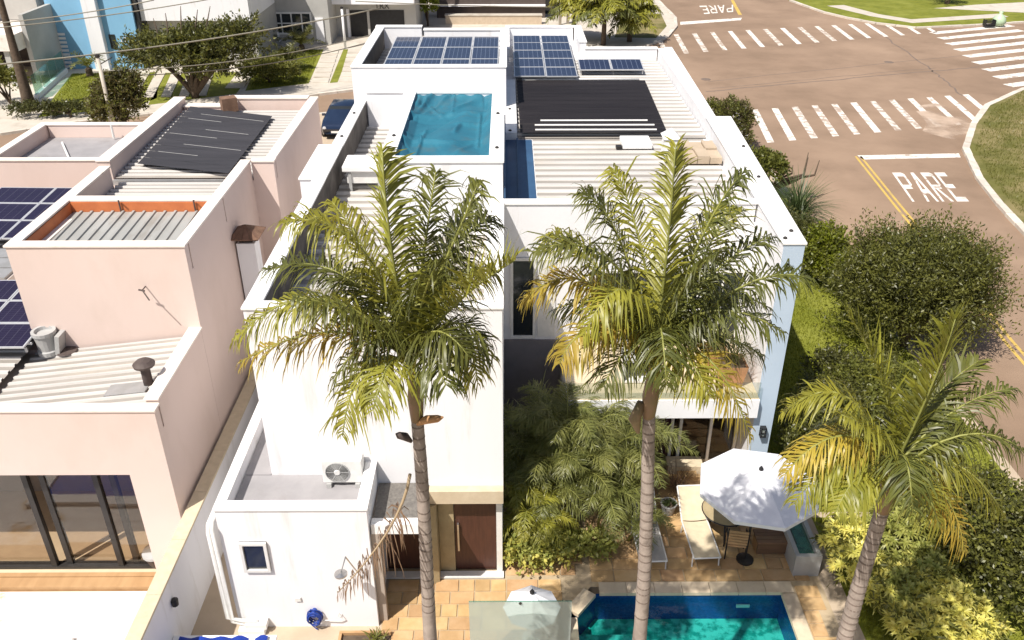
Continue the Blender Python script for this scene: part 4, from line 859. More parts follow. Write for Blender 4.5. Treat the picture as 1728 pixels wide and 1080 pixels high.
# pot on the pink patio
pq = at(266,945,z=.2); pot('plant_pot','grey bowl on a dark stand at the corner of the pink house',(pq.x,pq.y,.1),.26,.34,'rustmetal')
pcap = bpy.data.objects['plant_pot.001']; MB().lathe((0,0,.34),[(.30,0),(.29,.06),(.05,.10)],16).build('lid','plasticgrey',pcap,local=True)
# ================================================================== ACROSS THE STREET
def text_mesh(s, size, loc, mat, parent, name, rz=0):
    cu = bpy.data.curves.new(name,'FONT'); cu.body = s; cu.size = size; cu.extrude = .02; cu.align_x = 'CENTER'
    to = bpy.data.objects.new('tmp',cu); COL.objects.link(to); bpy.context.view_layer.update()
    me = bpy.data.meshes.new_from_object(to.evaluated_get(bpy.context.evaluated_depsgraph_get())); bpy.data.objects.remove(to); bpy.data.curves.remove(cu)
    off = OFF.get(parent.name,(0,0,0)); o = link(name, me, mat, parent, off); o.location = (loc[0]-off[0],loc[1]-off[1],loc[2]-off[2]); o.rotation_euler = (math.pi/2,0,rz); return o
# blue house
YB = 63.0
bh_ = thing('blue_house','sky blue house front with a tall white pilaster','house',(-28.5,66,0))
bxl, bxr = at(122,118,z=0).x, at(243,116,z=0).x
B(bxl,bxr,YB,73,0,9.0).build('wall','bluewall',bh_)
pa, pb_ = at(172,118,z=0).x, at(189,118,z=0).x
B(pa-.35,pb_-.1,YB-.45,YB-.003,0,9.0).build('pilaster','white',bh_)
a = at(182,58,Y=YB); b = at(196,82,Y=YB); win(bh_, a.x+.05, b.x+.1, YB, b.z, a.z, fr='darkmetal')
nn = at(212,70,Y=YB-.03); text_mesh('177', .55, (nn.x,YB-.03,nn.z-.1), 'white', bh_, 'house_number')
a = at(106,78,Y=YB); b = at(132,120,Y=YB)
gt = MB()
for k in range(9): gt.box(bxl-.9,bxl-.05,YB-.06,YB-.01,.1+.28*k,.26+.28*k)
gt.build('louvre_gate','white',bh_); B(bxl-.95,bxl-.01,YB+.02,YB+.2,0,5.0).build('wall','bluewall',bh_)
B(bxr+.0,bxr+.25,YB+.2,73,0,9.0).build('gutter_recess','darkglass',bh_)
# white balcony house
wb = thing('balcony_house','white house with a railed upper balcony behind the street tree','house',(-22,67,0))
x0,x1 = bxr+.3, at(432,60,Y=64.5).x
B(x0,x1,64.5,74,0,3.2).build('wall','greywall',wb); B(x0,x1,63.6,74,3.2,4.9).build('wall','white',wb); B(x0,x1,65.6,74,4.9,9).build('wall','white',wb)
win(wb, x0+.6,x0+3.0,65.6,5.1,7.6,nx=2); win(wb, x0+3.6,x1-.6,65.6,5.1,7.6,nx=2)
for z_ in (5.15,5.45,5.75): MB().tube([(x0+.1,63.7,z_),(x1-.1,63.7,z_)],.045,6).build('rail','white',wb)
for k in range(4): xx = x0+.2+(x1-x0-.4)*k/3; B(xx-.1,xx+.1,63.62,63.8,4.9,6.6 if k in(0,2) else 5.8).build('post','white',wb)
# grey house
YG = 71.0
gh = thing('grey_house','grey house with a white framed four light window','house',(-16,74,0))
B(-20.6,-14.0,YG,80,0,8.0).build('wall','greywall',gh)
a = at(456,20,Y=YG); b = at(529,58,Y=YG); win(gh, a.x, b.x, YG, b.z, a.z, nx=4, nz=2, fw=.14)
a2 = at(530,30,Y=YG); b2 = at(548,60,Y=YG); B(a2.x+.05,b2.x,YG-.12,YG-.004,.2,a2.z).build('gate','white',gh)
MB().add([(-20.2,YG-.01,5.2),(-18.6,YG-.01,.3),(-18.0,YG-.01,.3),(-18.9,YG-.01,6.4),(-20.2,YG-.5,5.2),(-18.6,YG-.5,.3),(-18.0,YG-.5,.3),(-18.9,YG-.5,6.4)],[(4,5,6,7),(0,3,2,1),(4,7,3,0),(5,4,0,1),(6,5,1,2),(7,6,2,3)]).build('slanted_fin','white',gh)
B(-18.7,-18.4,YG-.5,YG-.01,6.4,9).build('fin','white',gh)
# house with lettering
YT = 74.0
th_ = thing('lettered_house','grey fronted house with lettering above a dark garage opening','house',(-10.5,78,0))
xl, xr = at(552,60,Y=YT).x, at(703,45,Y=YT).x
B(xl,xr,YT,84,0,6.2).build('wall','greywall',th_)
a = at(590,17,Y=YT); b = at(684,60,Y=YT)
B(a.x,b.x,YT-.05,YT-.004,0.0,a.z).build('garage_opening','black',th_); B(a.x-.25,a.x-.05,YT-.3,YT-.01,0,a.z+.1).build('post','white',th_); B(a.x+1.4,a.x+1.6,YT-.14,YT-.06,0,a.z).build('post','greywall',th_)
ta_ = at(645,15,Y=YT); text_mesh('TRX', .62, (ta_.x,YT-.03,ta_.z+.02), 'darkmetal', th_, 'lettering')
tz = at(600,3,Y=YT); B(xl+.4,xr,YT-1.2,YT+2,tz.z,tz.z+.7).build('canopy','white',th_)
# brown clad house
YN = 82.0
bn_ = thing('brown_house','brown clad house front behind a beige garden wall','house',(-2,86,0))
x0,x1 = at(737,20,Y=YN).x, at(920,20,Y=YN).x
B(x0,x1,YN,92,0,7).build('wall','brownwall',bn_); zz = at(800,10,Y=YN).z; B(x0,x1,YN-.3,YN-.004,zz,zz+.14).build('ledge','white',bn_)
B(x1-1.0,x1+3.5,YN+2,92,0,6).build('wall','darkglass',bn_)
gw = thing('garden_wall','beige stone garden wall before the brown house','wall',(-2,79,0))
x0,x1 = at(752,40,Y=79).x, at(914,40,Y=79).x; zt_ = at(800,27,Y=79).z
B(x0,x1,79,79.6,0,zt_).build('wall','stonewall',gw); B(x0-.05,x1+.05,78.95,79.65,zt_,zt_+.1).build('coping','concrete',gw)
# house at the far left
YW = 60.5
fw_ = thing('porch_house','white house with a deep shaded porch at the upper left corner','house',(-35,64,0))
B(-50,-31.6,YW+3.5,75,0,9).build('wall','white',fw_); za = at(40,70,Y=YW-2).z
B(-50,-31.9,YW-2.6,YW+3.4,za-.5,za+.55).build('porch_roof','pinkcap',fw_); zb = at(50,40,Y=YW+1).z
B(-50,-35.5,YW+1.2,YW+3.4,za+.6,9).build('wall','white',fw_); B(-35.4,-32.4,YW+2.2,YW+3.4,za+.6,9).build('wall','greywall',fw_)
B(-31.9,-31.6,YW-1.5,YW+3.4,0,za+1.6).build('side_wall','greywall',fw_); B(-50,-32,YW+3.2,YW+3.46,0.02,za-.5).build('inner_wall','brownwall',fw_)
for x_ in (-38.5,-33.0): B(x_,x_+.35,YW-2.4,YW-2.05,0,za-.5).build('column','greywall',fw_)
gf = thing('glass_fence','low glass garden fence with a white kerb beside the blue house','fence',(-30,57,0))
p0_, p1_ = at(62,168,z=0), at(112,122,z=0)
for i in range(4):
    a = p0_.lerp(p1_, i/4); b = p0_.lerp(p1_, (i+.94)/4)
    MB().add([(a.x,a.y,.3),(b.x,b.y,.3),(b.x,b.y,1.5),(a.x,a.y,1.5),(a.x+.02,a.y,.3),(b.x+.02,b.y,.3),(b.x+.02,b.y,1.5),(a.x+.02,a.y,1.5)],[(0,1,2,3),(7,6,5,4),(0,4,5,1),(3,2,6,7),(0,3,7,4),(1,5,6,2)]).build('pane','greenglass',gf)
d_ = (p1_-p0_); MB().obox(((p0_.x+p1_.x)/2,(p0_.y+p1_.y)/2,.15),(d_.length,.25,.30),rz=math.atan2(d_.y,d_.x)).build('kerb','white',gf)

# ---- posts and cables
def post(label, px, py, h, r0=.12, r1=.10, mat='concrete', name='utility_post', lean=0):
    b = at(px,py,z=0); o = thing(name,label,'post',tuple(b)); MB().tube([b,b+Vector((lean,0,h))],[r0,r1],10).build('shaft',mat,o,smooth=True); MB().lathe((b.x+lean,b.y,h),[(r1*1.3,0),(r1*1.3,.12),(.03,.16)],10).build('cap','darkmetal',o); return b, o
pA, oA = post('short concrete post before the blue house', 197,236,4.5)
MB().tube([pA+Vector((0,0,4.1)),pA+Vector((.8,-.1,4.5))],.03,6).build('bracket','darkmetal',oA)
post('slim grey post by the balcony house tree', 365,70,9,.10,.08)
post('white post at the lettered house drive', 583,82,3.0,.10,.09,'white')
post('pale yellow post beside the clipped hedge', 707,44,9,.16,.13,'sling')
post('left one of two grey posts by the far palms', 945,42,8,.13,.11); post('right one of two grey posts by the far palms', 958,40,8,.13,.11)
tp = at(625,58,z=0); o = thing('bare_tree','pale mottled bare trunk before the lettered garage','tree',tuple(tp)); MB().tube([tp+Vector((.06*math.sin(k*1.3),0,k*1.1)) for k in range(9)],[.2-.008*k for k in range(9)],10).build('trunk','trunk',o,smooth=True)
for k in range(5): a = k*1.3; MB().tube([tp+Vector((0,0,.4+.1*k)),tp+Vector((.9*math.cos(a),.5*math.sin(a),.9+.15*k)),tp+Vector((1.7*math.cos(a),.8*math.sin(a),.7+.1*k))],[.06,.04,.02],6).build('branch','bark',o)
tp = at(52,186,z=0); o = thing('tall_street_tree','tall dark speckled trunk at the left street edge','tree',tuple(tp)); MB().tube([tp+Vector((0,0,k*1.0)) for k in range(11)],[.42,.33,.28,.25,.22,.2,.19,.18,.17,.16,.15],12).build('trunk','bark',o,smooth=True)
def cable(label, a, b, sag, r=.03):
    pts = [Vector(a).lerp(Vector(b), i/14)-Vector((0,0,sag*4*(i/14)*(1-i/14))) for i in range(15)]
    tag(MB().tube(pts,r,5).build('overhead_cable','cable',smooth=True), label,'cable')
cable('thick pale overhead cable crossing the street tree', at(-40,112,Y=46), at(640,14,Y=58), .35, .045)
cable('upper thin overhead cable over the blue house', at(-40,42,Y=47), at(260,0,Y=50), .15)
cable('second thin overhead cable over the blue house', at(-40,50,Y=47), at(420,-14,Y=54), .2)
cable('low sagging overhead cable over the grey house lawn', at(168,120,Y=47), at(640,55,Y=60), .5)
cable('lowest overhead cable below the street tree crown', at(168,128,Y=47), at(640,66,Y=60), .6)
cable('pale cable running over the brown house front', at(600,2,Y=66), at(960,12,Y=78), .1, .035)

# ---- car in the drive
car = thing('parked_car','dark navy car parked between the pink and white houses','car',(-9.35,48.6,0),rot=(0,0,rad(-2)))
sec = [(-2.1,.35,.62,.62,.70),(-2.0,.28,.78,.78,.80),(-1.3,.25,.92,.92,.87),(-.85,.25,.96,.98,.88),(-.2,.25,.98,1.42,.88),(.9,.25,.98,1.46,.88),(1.6,.25,.98,1.30,.87),(2.0,.28,.95,1.0,.82),(2.12,.35,.72,.74,.72)]
m = MB(); V = []
for y_, zb, zm, zt, w in sec:
    wt = w*(.72 if zt-zm > .1 else .9)
    V += [(-w*.92,y_,zb),(-w,y_,(zb+zm)/2),(-w*.97,y_,zm),(-wt,y_,zt),(wt,y_,zt),(w*.97,y_,zm),(w,y_,(zb+zm)/2),(w*.92,y_,zb)]
m.add(V,[(i*8+k,i*8+k+1,(i+1)*8+k+1,(i+1)*8+k) for i in range(len(sec)-1) for k in range(7)]+[(0,1,2,3,4,5,6,7),tuple(range((len(sec)-1)*8,len(sec)*8))])
m.build('body','carpaint',car,local=True,smooth=True)
MB().add([(-.72,-.80,1.0),(.72,-.80,1.0),(.6,-.24,1.40),(-.6,-.24,1.40)],[(0,1,2,3)]).build('windscreen','darkglass',car,local=True)
for s in (-1,1):
    MB().add([(s*.84,-.6,1.02),(s*.84,1.5,1.02),(s*.66,1.4,1.36),(s*.66,-.15,1.40)],[(0,1,2,3)]).build('side_window','darkglass',car,local=True)
    MB().lathe((s*.62,-2.04,.66),[(.11,0),(.10,-.04),(.03,-.06)],12,'Y').build('headlight','frame',car,local=True); MB().obox((s*.95,-.55,1.0),(.18,.12,.12)).build('mirror','carpaint',car,local=True)
    for y_ in (-1.35,1.3):
        w_o = MB().add([(s*.78+dx,y_+.31*math.cos(k*math.pi/9),.31+.31*math.sin(k*math.pi/9)) for dx in (0,s*.14) for k in range(18)],[(k,(k+1)%18,(k+1)%18+18,k+18) for k in range(18)]+[tuple(range(18)),tuple(range(18,36))]).build('wheel','black',car,local=True)
B(-.25,.25,-2.13,-2.11,.42,.53).build('number_plate','pvc',car,local=True)
# ---- bin bag and box at the far kerb
gb = at(1684,42,z=0); o = thing('green_sack','pale green sack standing on the far verge','sack',tuple(gb))
MB().lathe(tuple(gb),[(.45,0),(.6,.25),(.5,.6),(.25,.85),(.12,.95),(.2,1.15)],12).build('sack','greenbag',o,smooth=True); MB().lathe((gb.x,gb.y,.93),[(.13,0),(.13,.05)],10).build('tie','pvc',o)
gb = at(1668,44,z=0); o = thing('black_crate','small black crate beside the pale green sack','crate',tuple(gb))
B(gb.x-.4,gb.x+.4,gb.y-.3,gb.y+.3,0,.12).build('base','black',o)
for k in range(3): B(gb.x-.42,gb.x+.42,gb.y-.33,gb.y-.30,.15+.13*k,.24+.13*k).build('slat','black',o); B(gb.x-.42,gb.x+.42,gb.y+.30,gb.y+.33,.15+.13*k,.24+.13*k).build('slat','black',o)
for sx in (-.42,.38): B(gb.x+sx,gb.x+sx+.04,gb.y-.29,gb.y+.29,.12,.55).build('side','black',o)
# ================================================================== VEGETATION
def frond_geo(b, c, t, n, L, w, vee=.25, droop=.6, fwd=.6, seed=0, t0=.12, ragged=.2, side_bias=0, sweep=None):
    """pinnate leaf: rachis is a quadratic curve b-c-t; two ranks of three-sided leaflets. -> verts, tris, rachis points"""
    rg = np.random.default_rng(seed); b, c, t = (np.array(x, float) for x in (b, c, t))
    V = []; F = []
    ts = np.linspace(t0, 1.0, n)
    for s in ts:
        p = (1-s)**2*b+2*s*(1-s)*c+s*s*t; T = 2*(1-s)*(c-b)+2*s*(t-c); T /= np.linalg.norm(T)+1e-9
        up = np.array((0,0,1.)); N = up-T*T.dot(up); nl = np.linalg.norm(N)
        if nl < .25:
            h = t-b; h[2] = 0; N = -h+T*T.dot(h); nl = np.linalg.norm(N)+1e-9
        N /= nl; Sd = np.cross(T, N)
        prof = (0.42+0.58*math.sin(math.pi*min(1, (s*.78+.14)))) * (1 if s < .85 else 1-.45*(s-.85)/.15)
        for sg in (-1, 1):
            if rg.random() < .09: continue
            l = L*prof*(1+ragged*rg.normal()); f = fwd*(.7+.6*s)+.22*rg.normal()
            d = Sd*sg+T*f+N*(vee+.24*rg.normal()); d /= np.linalg.norm(d)
            d2 = d+np.array((0,0,-1.))*droop*(.4+1.2*rg.random())+rg.normal(size=3)*.14; d2 /= np.linalg.norm(d2)
            wd = np.cross(d, N)+rg.normal(size=3)*.25; wd -= d*d.dot(wd); wd /= np.linalg.norm(wd)+1e-9
            ww = w*(.75+.5*rg.random()); p0 = p+T*rg.normal()*.01
            p1 = p0+d*l*.45; p2 = p1+d2*l*.35; d3 = d2+np.array((0,0,-1.))*droop*.6; d3 /= np.linalg.norm(d3); p3 = p2+d3*l*.25
            o = len(V); V += [p0-wd*ww*.3, p0+wd*ww*.3, p1-wd*ww*.55, p1+wd*ww*.55, p2-wd*ww*.38, p2+wd*ww*.38, p3]
            F += [(o,o+1,o+3),(o,o+3,o+2),(o+2,o+3,o+5),(o+2,o+5,o+4),(o+4,o+5,o+6)]
    R = [tuple((1-s)**2*b+2*s*(1-s)*c+s*s*t) for s in np.linspace(0,1,9)]
    return np.array(V), np.array(F), R
def add_frond(parent, b, c, t, mat, n=58, L=.5, w=.034, rr=.022, name='frond', rmat='rachis', **k):
    V, F, R = frond_geo(b, c, t, n, L, w, **k)
    o = np_mesh(name, V, F, mat, parent)
    MB().tube(R, [rr*(1-.8*i/8)+.003 for i in range(9)], 5).build('rachis', rmat, o, smooth=True)
    return o
def big_palm(label, base_px, head_px, Yc, fronds, r0, r1, lean=None, seed=1, shaftlen=.9, scl=1.0):
    hb = at(*head_px, Y=Yc); zt = hb.z
    gb = at(*base_px, Y=Yc); k = (0-zt)/(gb.z-zt); base = hb.lerp(Vector((gb.x, Yc, gb.z)), k); base.z = 0
    r = thing('palm_tree', label, 'palm', tuple(base), group='tall palms in front of the white house')
    rg = random.Random(seed); pts = []; rd = []; n = 34
    for i in range(n+1):
        t = i/n; p = base.lerp(hb-Vector((0,0,shaftlen)), t); p.x += .05*math.sin(t*5+seed); pts.append(p); rd.append((r0+(r1-r0)*t)*(1+.04*rg.uniform(-1,1))+.05*max(0,.08-t)/.08)
    MB().tube(pts, rd, 14).build('trunk', 'trunk', r, smooth=True)
    for i in range(2, 46):                                              # leaf scars
        t = i/46+.004*rg.uniform(-1,1); p = base.lerp(hb-Vector((0,0,shaftlen)), t); p.x += .05*math.sin(t*5+seed); q = (r0+(r1-r0)*t)*1.035
        if t > .55 or rg.random() < .12: MB().lathe((p.x,p.y,p.z), [(q*.9,-.02),(q*1.01,-.012),(q*1.01,.012),(q*.9,.02)], 14).build('leaf_scar', 'trunkring', r)
    top = pts[-1]
    MB().tube([top-Vector((0,0,.1)), top+Vector((0,0,.25)), top+Vector((.01,0,.6)), hb], [r1*1.02,r1*1.35,r1*1.0,r1*.5], 14).build('crownshaft', 'shaft', r, smooth=True)
    for i, fr in enumerate(fronds):
        (cx_, cy_), (tx, ty), d, m = fr[:4]; o = fr[4] if len(fr) > 4 else {}
        b = hb+Vector((rg.uniform(-.06,.06), rg.uniform(-.06,.06), rg.uniform(-.25,.1)))
        tip = at(tx, ty, Y=Yc+d); mid = at(cx_, cy_, Y=Yc+d*.55)
        c = mid*2-(b+tip)*.5                                           # curve passes through mid at half way
        ln = (mid-b).length+(tip-mid).length
        kw = dict(n=int(33*ln)+12, L=.56*scl, w=.024, seed=seed*100+i, vee=.15, droop=1.05, fwd=.75); kw.update(o)
        add_frond(r, b, c, tip, 'frond'+m, **kw)
    return r, hb, top
YP = 11.3
up = dict(vee=.35, droop=.35, L=.52, w=.034, fwd=1.0); dr = dict(vee=-.1, droop=1.2)
palm1, h1, t1 = big_palm('tall palm with a dead frond hanging over the shower wall', (731,1080), (690,600), 9.2, [
    ((662,430),(645,255),-.3,'L',dict(vee=1.1,droop=.45,L=.5,w=.026,fwd=.9)), ((715,430),(735,290),.6,'G',{}), ((610,420),(480,375),-.4,'L',{}), ((588,470),(450,455),.7,'G',{}),
    ((545,505),(392,575),-.5,'L',dr), ((560,560),(405,612),.1,'Y',dr), ((615,625),(578,735),-.8,'L',dr), ((755,440),(832,370),.7,'G',{}),
    ((765,410),(806,310),.2,'G',{}), ((770,512),(868,440),-.6,'L',dict(vee=.7,droop=.1)), ((765,545),(832,600),-.3,'G',dr), ((770,570),(806,645),-.5,'L',dr),
    ((740,460),(800,340),1.1,'G',{}), ((630,450),(560,340),1.0,'L',{}), ((660,610),(630,690),-1.2,'L',dr), ((725,600),(752,650),-1.0,'G',dr),
    ((640,500),(540,470),1.2,'G',{}), ((620,540),(500,500),-1.0,'G',{}), ((730,520),(790,520),1.3,'G',{}), ((710,520),(740,440),-.7,'G',{}), ((600,520),(480,520),.5,'G',dr), ((650,560),(560,640),-.5,'G',dr), ((750,480),(840,460),.5,'L',dr), ((730,560),(790,600),-.9,'G',dr)], .125, .08, seed=3)
palm2, h2, t2 = big_palm('tall palm with yellowing lower fronds in front of the balcony', (1076,1080), (1108,600), 9.7, [
    ((1125,430),(1140,245),-.2,'L',dict(vee=1.1,droop=.45,L=.5,w=.026,fwd=.9)), ((1052,420),(985,325),.4,'G',{}), ((1080,410),(1035,285),.8,'L',{}), ((1180,410),(1255,290),.2,'G',{}),
    ((1030,440),(900,425),-.4,'G',{}), ((1000,480),(884,505),0,'Y',{}), ((1015,460),(930,395),.6,'L',{}), ((1015,545),(945,612),-.8,'Y',dr),
    ((1195,470),(1300,400),.3,'G',{}), ((1240,490),(1362,468),-.2,'G',{}), ((1200,525),(1320,560),-.5,'G',dr), ((1195,605),(1268,742),-.9,'Y',dr),
    ((1150,600),(1195,665),-1.0,'L',dr), ((1065,590),(1020,650),-.9,'G',dr), ((1190,430),(1230,350),1.0,'L',{}), ((1060,490),(985,565),-1.0,'L',dr),
    ((1115,555),(1125,650),-1.2,'G',dr), ((1060,500),(980,480),1.2,'G',{}), ((1150,500),(1240,470),1.2,'G',{}), ((1150,490),(1210,430),-.7,'G',{}), ((1180,560),(1290,600),.3,'G',dr), ((1040,520),(940,520),.5,'G',dr), ((1060,540),(980,600),-.4,'L',dr), ((1190,500),(1300,520),.8,'G',dr)], .135, .085, seed=5)
palm3, h3, t3 = big_palm('shorter palm leaning over the pale yellow shrubs on the right', (1431,1080), (1506,790), 9.6, [
    ((1568,660),(1612,538),-.2,'L',dict(vee=.35,droop=.15,L=.6,w=.028,fwd=1.2)), ((1490,650),(1432,532),.3,'L',dict(vee=.4,droop=.15,L=.55,w=.028,fwd=1.2)), ((1432,672),(1322,694),.2,'L',{}), ((1420,735),(1325,800),-.5,'Y',dr),
    ((1425,770),(1340,850),-.7,'L',dr), ((1600,700),(1705,655),.5,'G',{}), ((1620,735),(1728,760),-.2,'G',dr), ((1605,780),(1695,870),-.5,'L',dr),
    ((1585,825),(1628,930),-.8,'Y',dr), ((1550,810),(1585,890),-1.0,'L',dr), ((1455,800),(1410,865),-1.0,'L',dr), ((1560,690),(1650,610),.9,'G',up),
    ((1525,770),(1540,860),-1.2,'G',dr), ((1450,720),(1390,720),1.0,'G',{}), ((1570,740),(1680,740),1.1,'G',{}), ((1480,740),(1420,700),-.6,'L',{})], .16, .10, seed=8, shaftlen=.7)
# dead frond and old spathes on the first palm
b = at(692,800,Y=9.15); c = at(680,890,Y=8.95); t = at(570,1000,Y=8.9)
add_frond(palm1, b, c, t, 'frondD', n=70, L=.5, w=.022, name='dead_frond', rmat='rachisD', vee=-.2, droop=2.4, fwd=.3, seed=77, t0=.3)
def spathe(px, py, px2, py2, m):
    a = at(px,py,Y=9.15); q = at(px2,py2,Y=9.05); MB().tube([a, a.lerp(q,.4)+Vector((0,0,.03)), a.lerp(q,.8), q],[.025,.06,.05,.01],8).build('spathe',m,palm1,smooth=True)
spathe(702,716,748,704,'terracotta'); spathe(694,745,668,732,'rustmetal')
for pr, hh in ((palm2, t2),): MB().tube([hh+Vector((-.12,0,.15)), hh+Vector((-.2,-.05,-.1)), hh+Vector((-.13,-.02,-.35))],[.06,.09,.03],8).build('spathe','shaft',pr,smooth=True)

# ---- leaf clouds
def rot_dirs(n, rg): d = rg.normal(size=(n,3)); return d/np.linalg.norm(d,axis=1,keepdims=True)
def cloud(ells, n, L, W, seed, shell=.5, k=7, sl=.30, up=.35, lump=.18, flat=0.0, uniform=False):
    """twigs spread through ellipsoids; every twig carries k kite shaped leaves"""
    rg = np.random.default_rng(seed); wts = np.array([ (e[1][0]*e[1][1]*e[1][2])**(2/3) for e in ells]); wts /= wts.sum()
    idx = rg.choice(len(ells), n, p=wts); C = np.array([e[0] for e in ells])[idx]; Rr = np.array([e[1] for e in ells])[idx]
    D = rot_dirs(n, rg); D[:,2] = np.where(D[:,2] < -.35, -D[:,2]*.6, D[:,2]); D /= np.linalg.norm(D,axis=1,keepdims=True)
    lum = 1+lump*(np.sin(D[:,0]*7+seed)*np.cos(D[:,1]*6+idx)+.6*np.sin(D[:,2]*11+idx*2))
    rr = (shell+(1-shell)*rg.random(n)**.6)*lum
    P0 = C+D*Rr*rr[:,None]; P0[:,2] = np.maximum(P0[:,2], .05)
    A = D+np.array((0,0,up))+rg.normal(size=(n,3))*.35; A /= np.linalg.norm(A,axis=1,keepdims=True)
    V = []; F = []; o = 0
    for j in range(k):
        p = P0+A*(sl*j/k)+rg.normal(size=(n,3))*sl*.06
        a = A*.55+rot_dirs(n,rg)*.9+np.array((0,0,.1)); a /= np.linalg.norm(a,axis=1,keepdims=True)
        s = np.cross(a, rot_dirs(n,rg)); s /= np.linalg.norm(s,axis=1,keepdims=True)+1e-9
        l = L*(.7+.6*rg.random((n,1))); w = W*(.7+.6*rg.random((n,1)))
        q = np.stack([p, p+a*l*.45+s*w*.5, p+a*l, p+a*l*.45-s*w*.5], 1)
        V.append(q.reshape(-1,3)); F.append((np.arange(n*4).reshape(n,4)+o)); o += n*4
    return np.concatenate(V), np.concatenate(F)
def limbs(parent, base, tips, r=.09, mat='bark'):
    for i, t in enumerate(tips):
        b = Vector(base); t = Vector(t); m = b.lerp(t,.5)+Vector((random.uniform(-.15,.15),random.uniform(-.15,.15),.1))
        MB().tube([b,b.lerp(m,.5)+Vector((random.uniform(-.05,.05),0,.05)),m,t],[r,r*.8,r*.55,r*.15],6).build('branch',mat,parent,smooth=True)
def shrub(name, label, cat, base, ells, mat, n, L=.11, W=.05, seed=0, group=None, tr=.07, nb=6, mat2=None, f2=.3, **k):
    o = thing(name, label, cat, tuple(base), group=group)
    E_ = [((base[0]+e[0],base[1]+e[1],base[2]+e[2]),(e[3],e[4],e[5])) for e in ells]
    V, F = cloud(E_, n, L, W, seed, **k); np_mesh('crown', V, F, mat, o)
    if mat2: V, F = cloud(E_, int(n*f2), L, W, seed+50, **{**k, 'shell': .85}); np_mesh('young_leaves', V, F, mat2, o)
    b = Vector(base); MB().tube([b, b+Vector((.02,0,.3*ells[0][2]+.2))],[tr*1.3,tr],8).build('trunk','bark',o,smooth=True)
    rg = random.Random(seed); tips = []
    for i in range(nb):
        e = E_[i % len(E_)]; tips.append((e[0][0]+e[1][0]*.6*rg.uniform(-1,1), e[0][1]+e[1][1]*.6*rg.uniform(-1,1), e[0][2]+e[1][2]*rg.uniform(.1,.6)))
    limbs(o, b+Vector((0,0,.2)), tips, tr)
    return o
# big round bush by the side street
bb_ = at(1565,600,z=0)
shrub('round_tree','large dense dark green round tree beside the side street','tree',(13.2,24.6,0),[(0,0,1.8,2.05,1.9,1.6),(0,0,.9,1.9,1.7,1.0),(-1.2,.3,1.6,1.1,1.3,1.2),(1.1,-.2,1.6,1.1,1.2,1.3),(.1,.2,2.7,1.4,1.3,1.0),(-.8,-.6,2.3,1.0,1.1,1.1),(.9,.0,2.4,1.0,1.0,.9)],'leafD',3800,L=.13,W=.045,seed=21,mat2='leafM',f2=.9,k=10,sl=.75,up=1.2,shell=.35,lump=.38,tr=.14)
shrub('bright_shrub','bright yellow green shrub between the house and the round tree','shrub',(11.9,29.4,0),[(0,0,1.1,.8,.9,1.0),(.2,-.7,.8,.7,.7,.7)],'leafB',900,L=.13,W=.07,seed=22,mat2='leafM',f2=.3)
shrub('hedge_shrub','dark shrub under the eave of the right side wall','shrub',(10.9,30.6,0),[(0,0,1.1,1.0,1.5,1.0),(-.5,2.0,1.0,.9,1.2,.9)],'leafD',1400,L=.12,W=.05,seed=23)
shrub('street_shrub','sunlit olive shrub at the rear corner near the crossing','shrub',(12.0,45.0,0),[(0,0,1.3,1.0,1.0,1.2),(-.9,1.3,1.1,.8,.9,1.0),(.1,-1.0,.7,.7,.6,.6)],'leafR',1100,L=.15,W=.06,seed=24,mat2='leafM',f2=.6,up=.9)
sc = shrub('succulent_shrub','bare twisted shrub with leafy tufts along the right wall','shrub',(12.2,38.0,0),[(0,0,1.3,.55,.6,.7),(-.5,.6,1.5,.5,.5,.5)],'leafM',420,L=.2,W=.09,seed=25)
for k,(x_,y_,z_) in enumerate(((.9,-.2,1.6),(1.5,-.3,2.0),(2.0,-.4,1.9),(1.4,-.5,2.3))): MB().tube([(12.2,38.0,.2),(12.5+.3*k,37.8,.9),(12.2+x_*.9+.1,38.0+y_,1.2),(12.2+x_,38.0+y_,z_)],[.08,.07,.05,.02],6).build('branch','bark',sc,smooth=True)
fg = thing('fountain_grass','drooping blue green fountain of strap leaves beside the wall','plant',(12.3,34.0,0))
def strap_clump(parent, c, n, L, w, mat, seed, z0=.1, arch=1.0, spread=1.0, name='leaf_blades'):
    rg = np.random.default_rng(seed); V = []; F = []
    for i in range(n):
        a = rg.uniform(0,2*math.pi); e = rg.uniform(.5,1.35); l = L*rg.uniform(.7,1.15)
        d = np.array((math.cos(a)*math.cos(e)*spread,math.sin(a)*math.cos(e)*spread,math.sin(e))); s = np.array((-math.sin(a),math.cos(a),0)); p = np.array(c)+np.array((rg.normal()*.08,rg.normal()*.08,z0)); o = len(V); K = 6
        for j in range(K+1):
            ww = w*(.5+.5*math.sin(math.pi*min(1,j/K+.25))) if j < K else .003
            V += [p-s*ww*.5, p+s*ww*.5]; p = p+d*l/K; d = d+np.array((0,0,-1))*arch*.30*(1.2-e*.4); d /= np.linalg.norm(d)
        F += [(o+2*j,o+2*j+1,o+2*j+3,o+2*j+2) for j in range(K)]
    return np_mesh(name, np.array(V), np.array(F), mat, parent)
strap_clump(fg,(12.3,34.0,.2),420,2.1,.035,'leafG',31,z0=.4,arch=.9)
strap_clump(fg,(12.0,33.0,.0),160,1.6,.035,'leafG',32,z0=.3,arch=1.0)
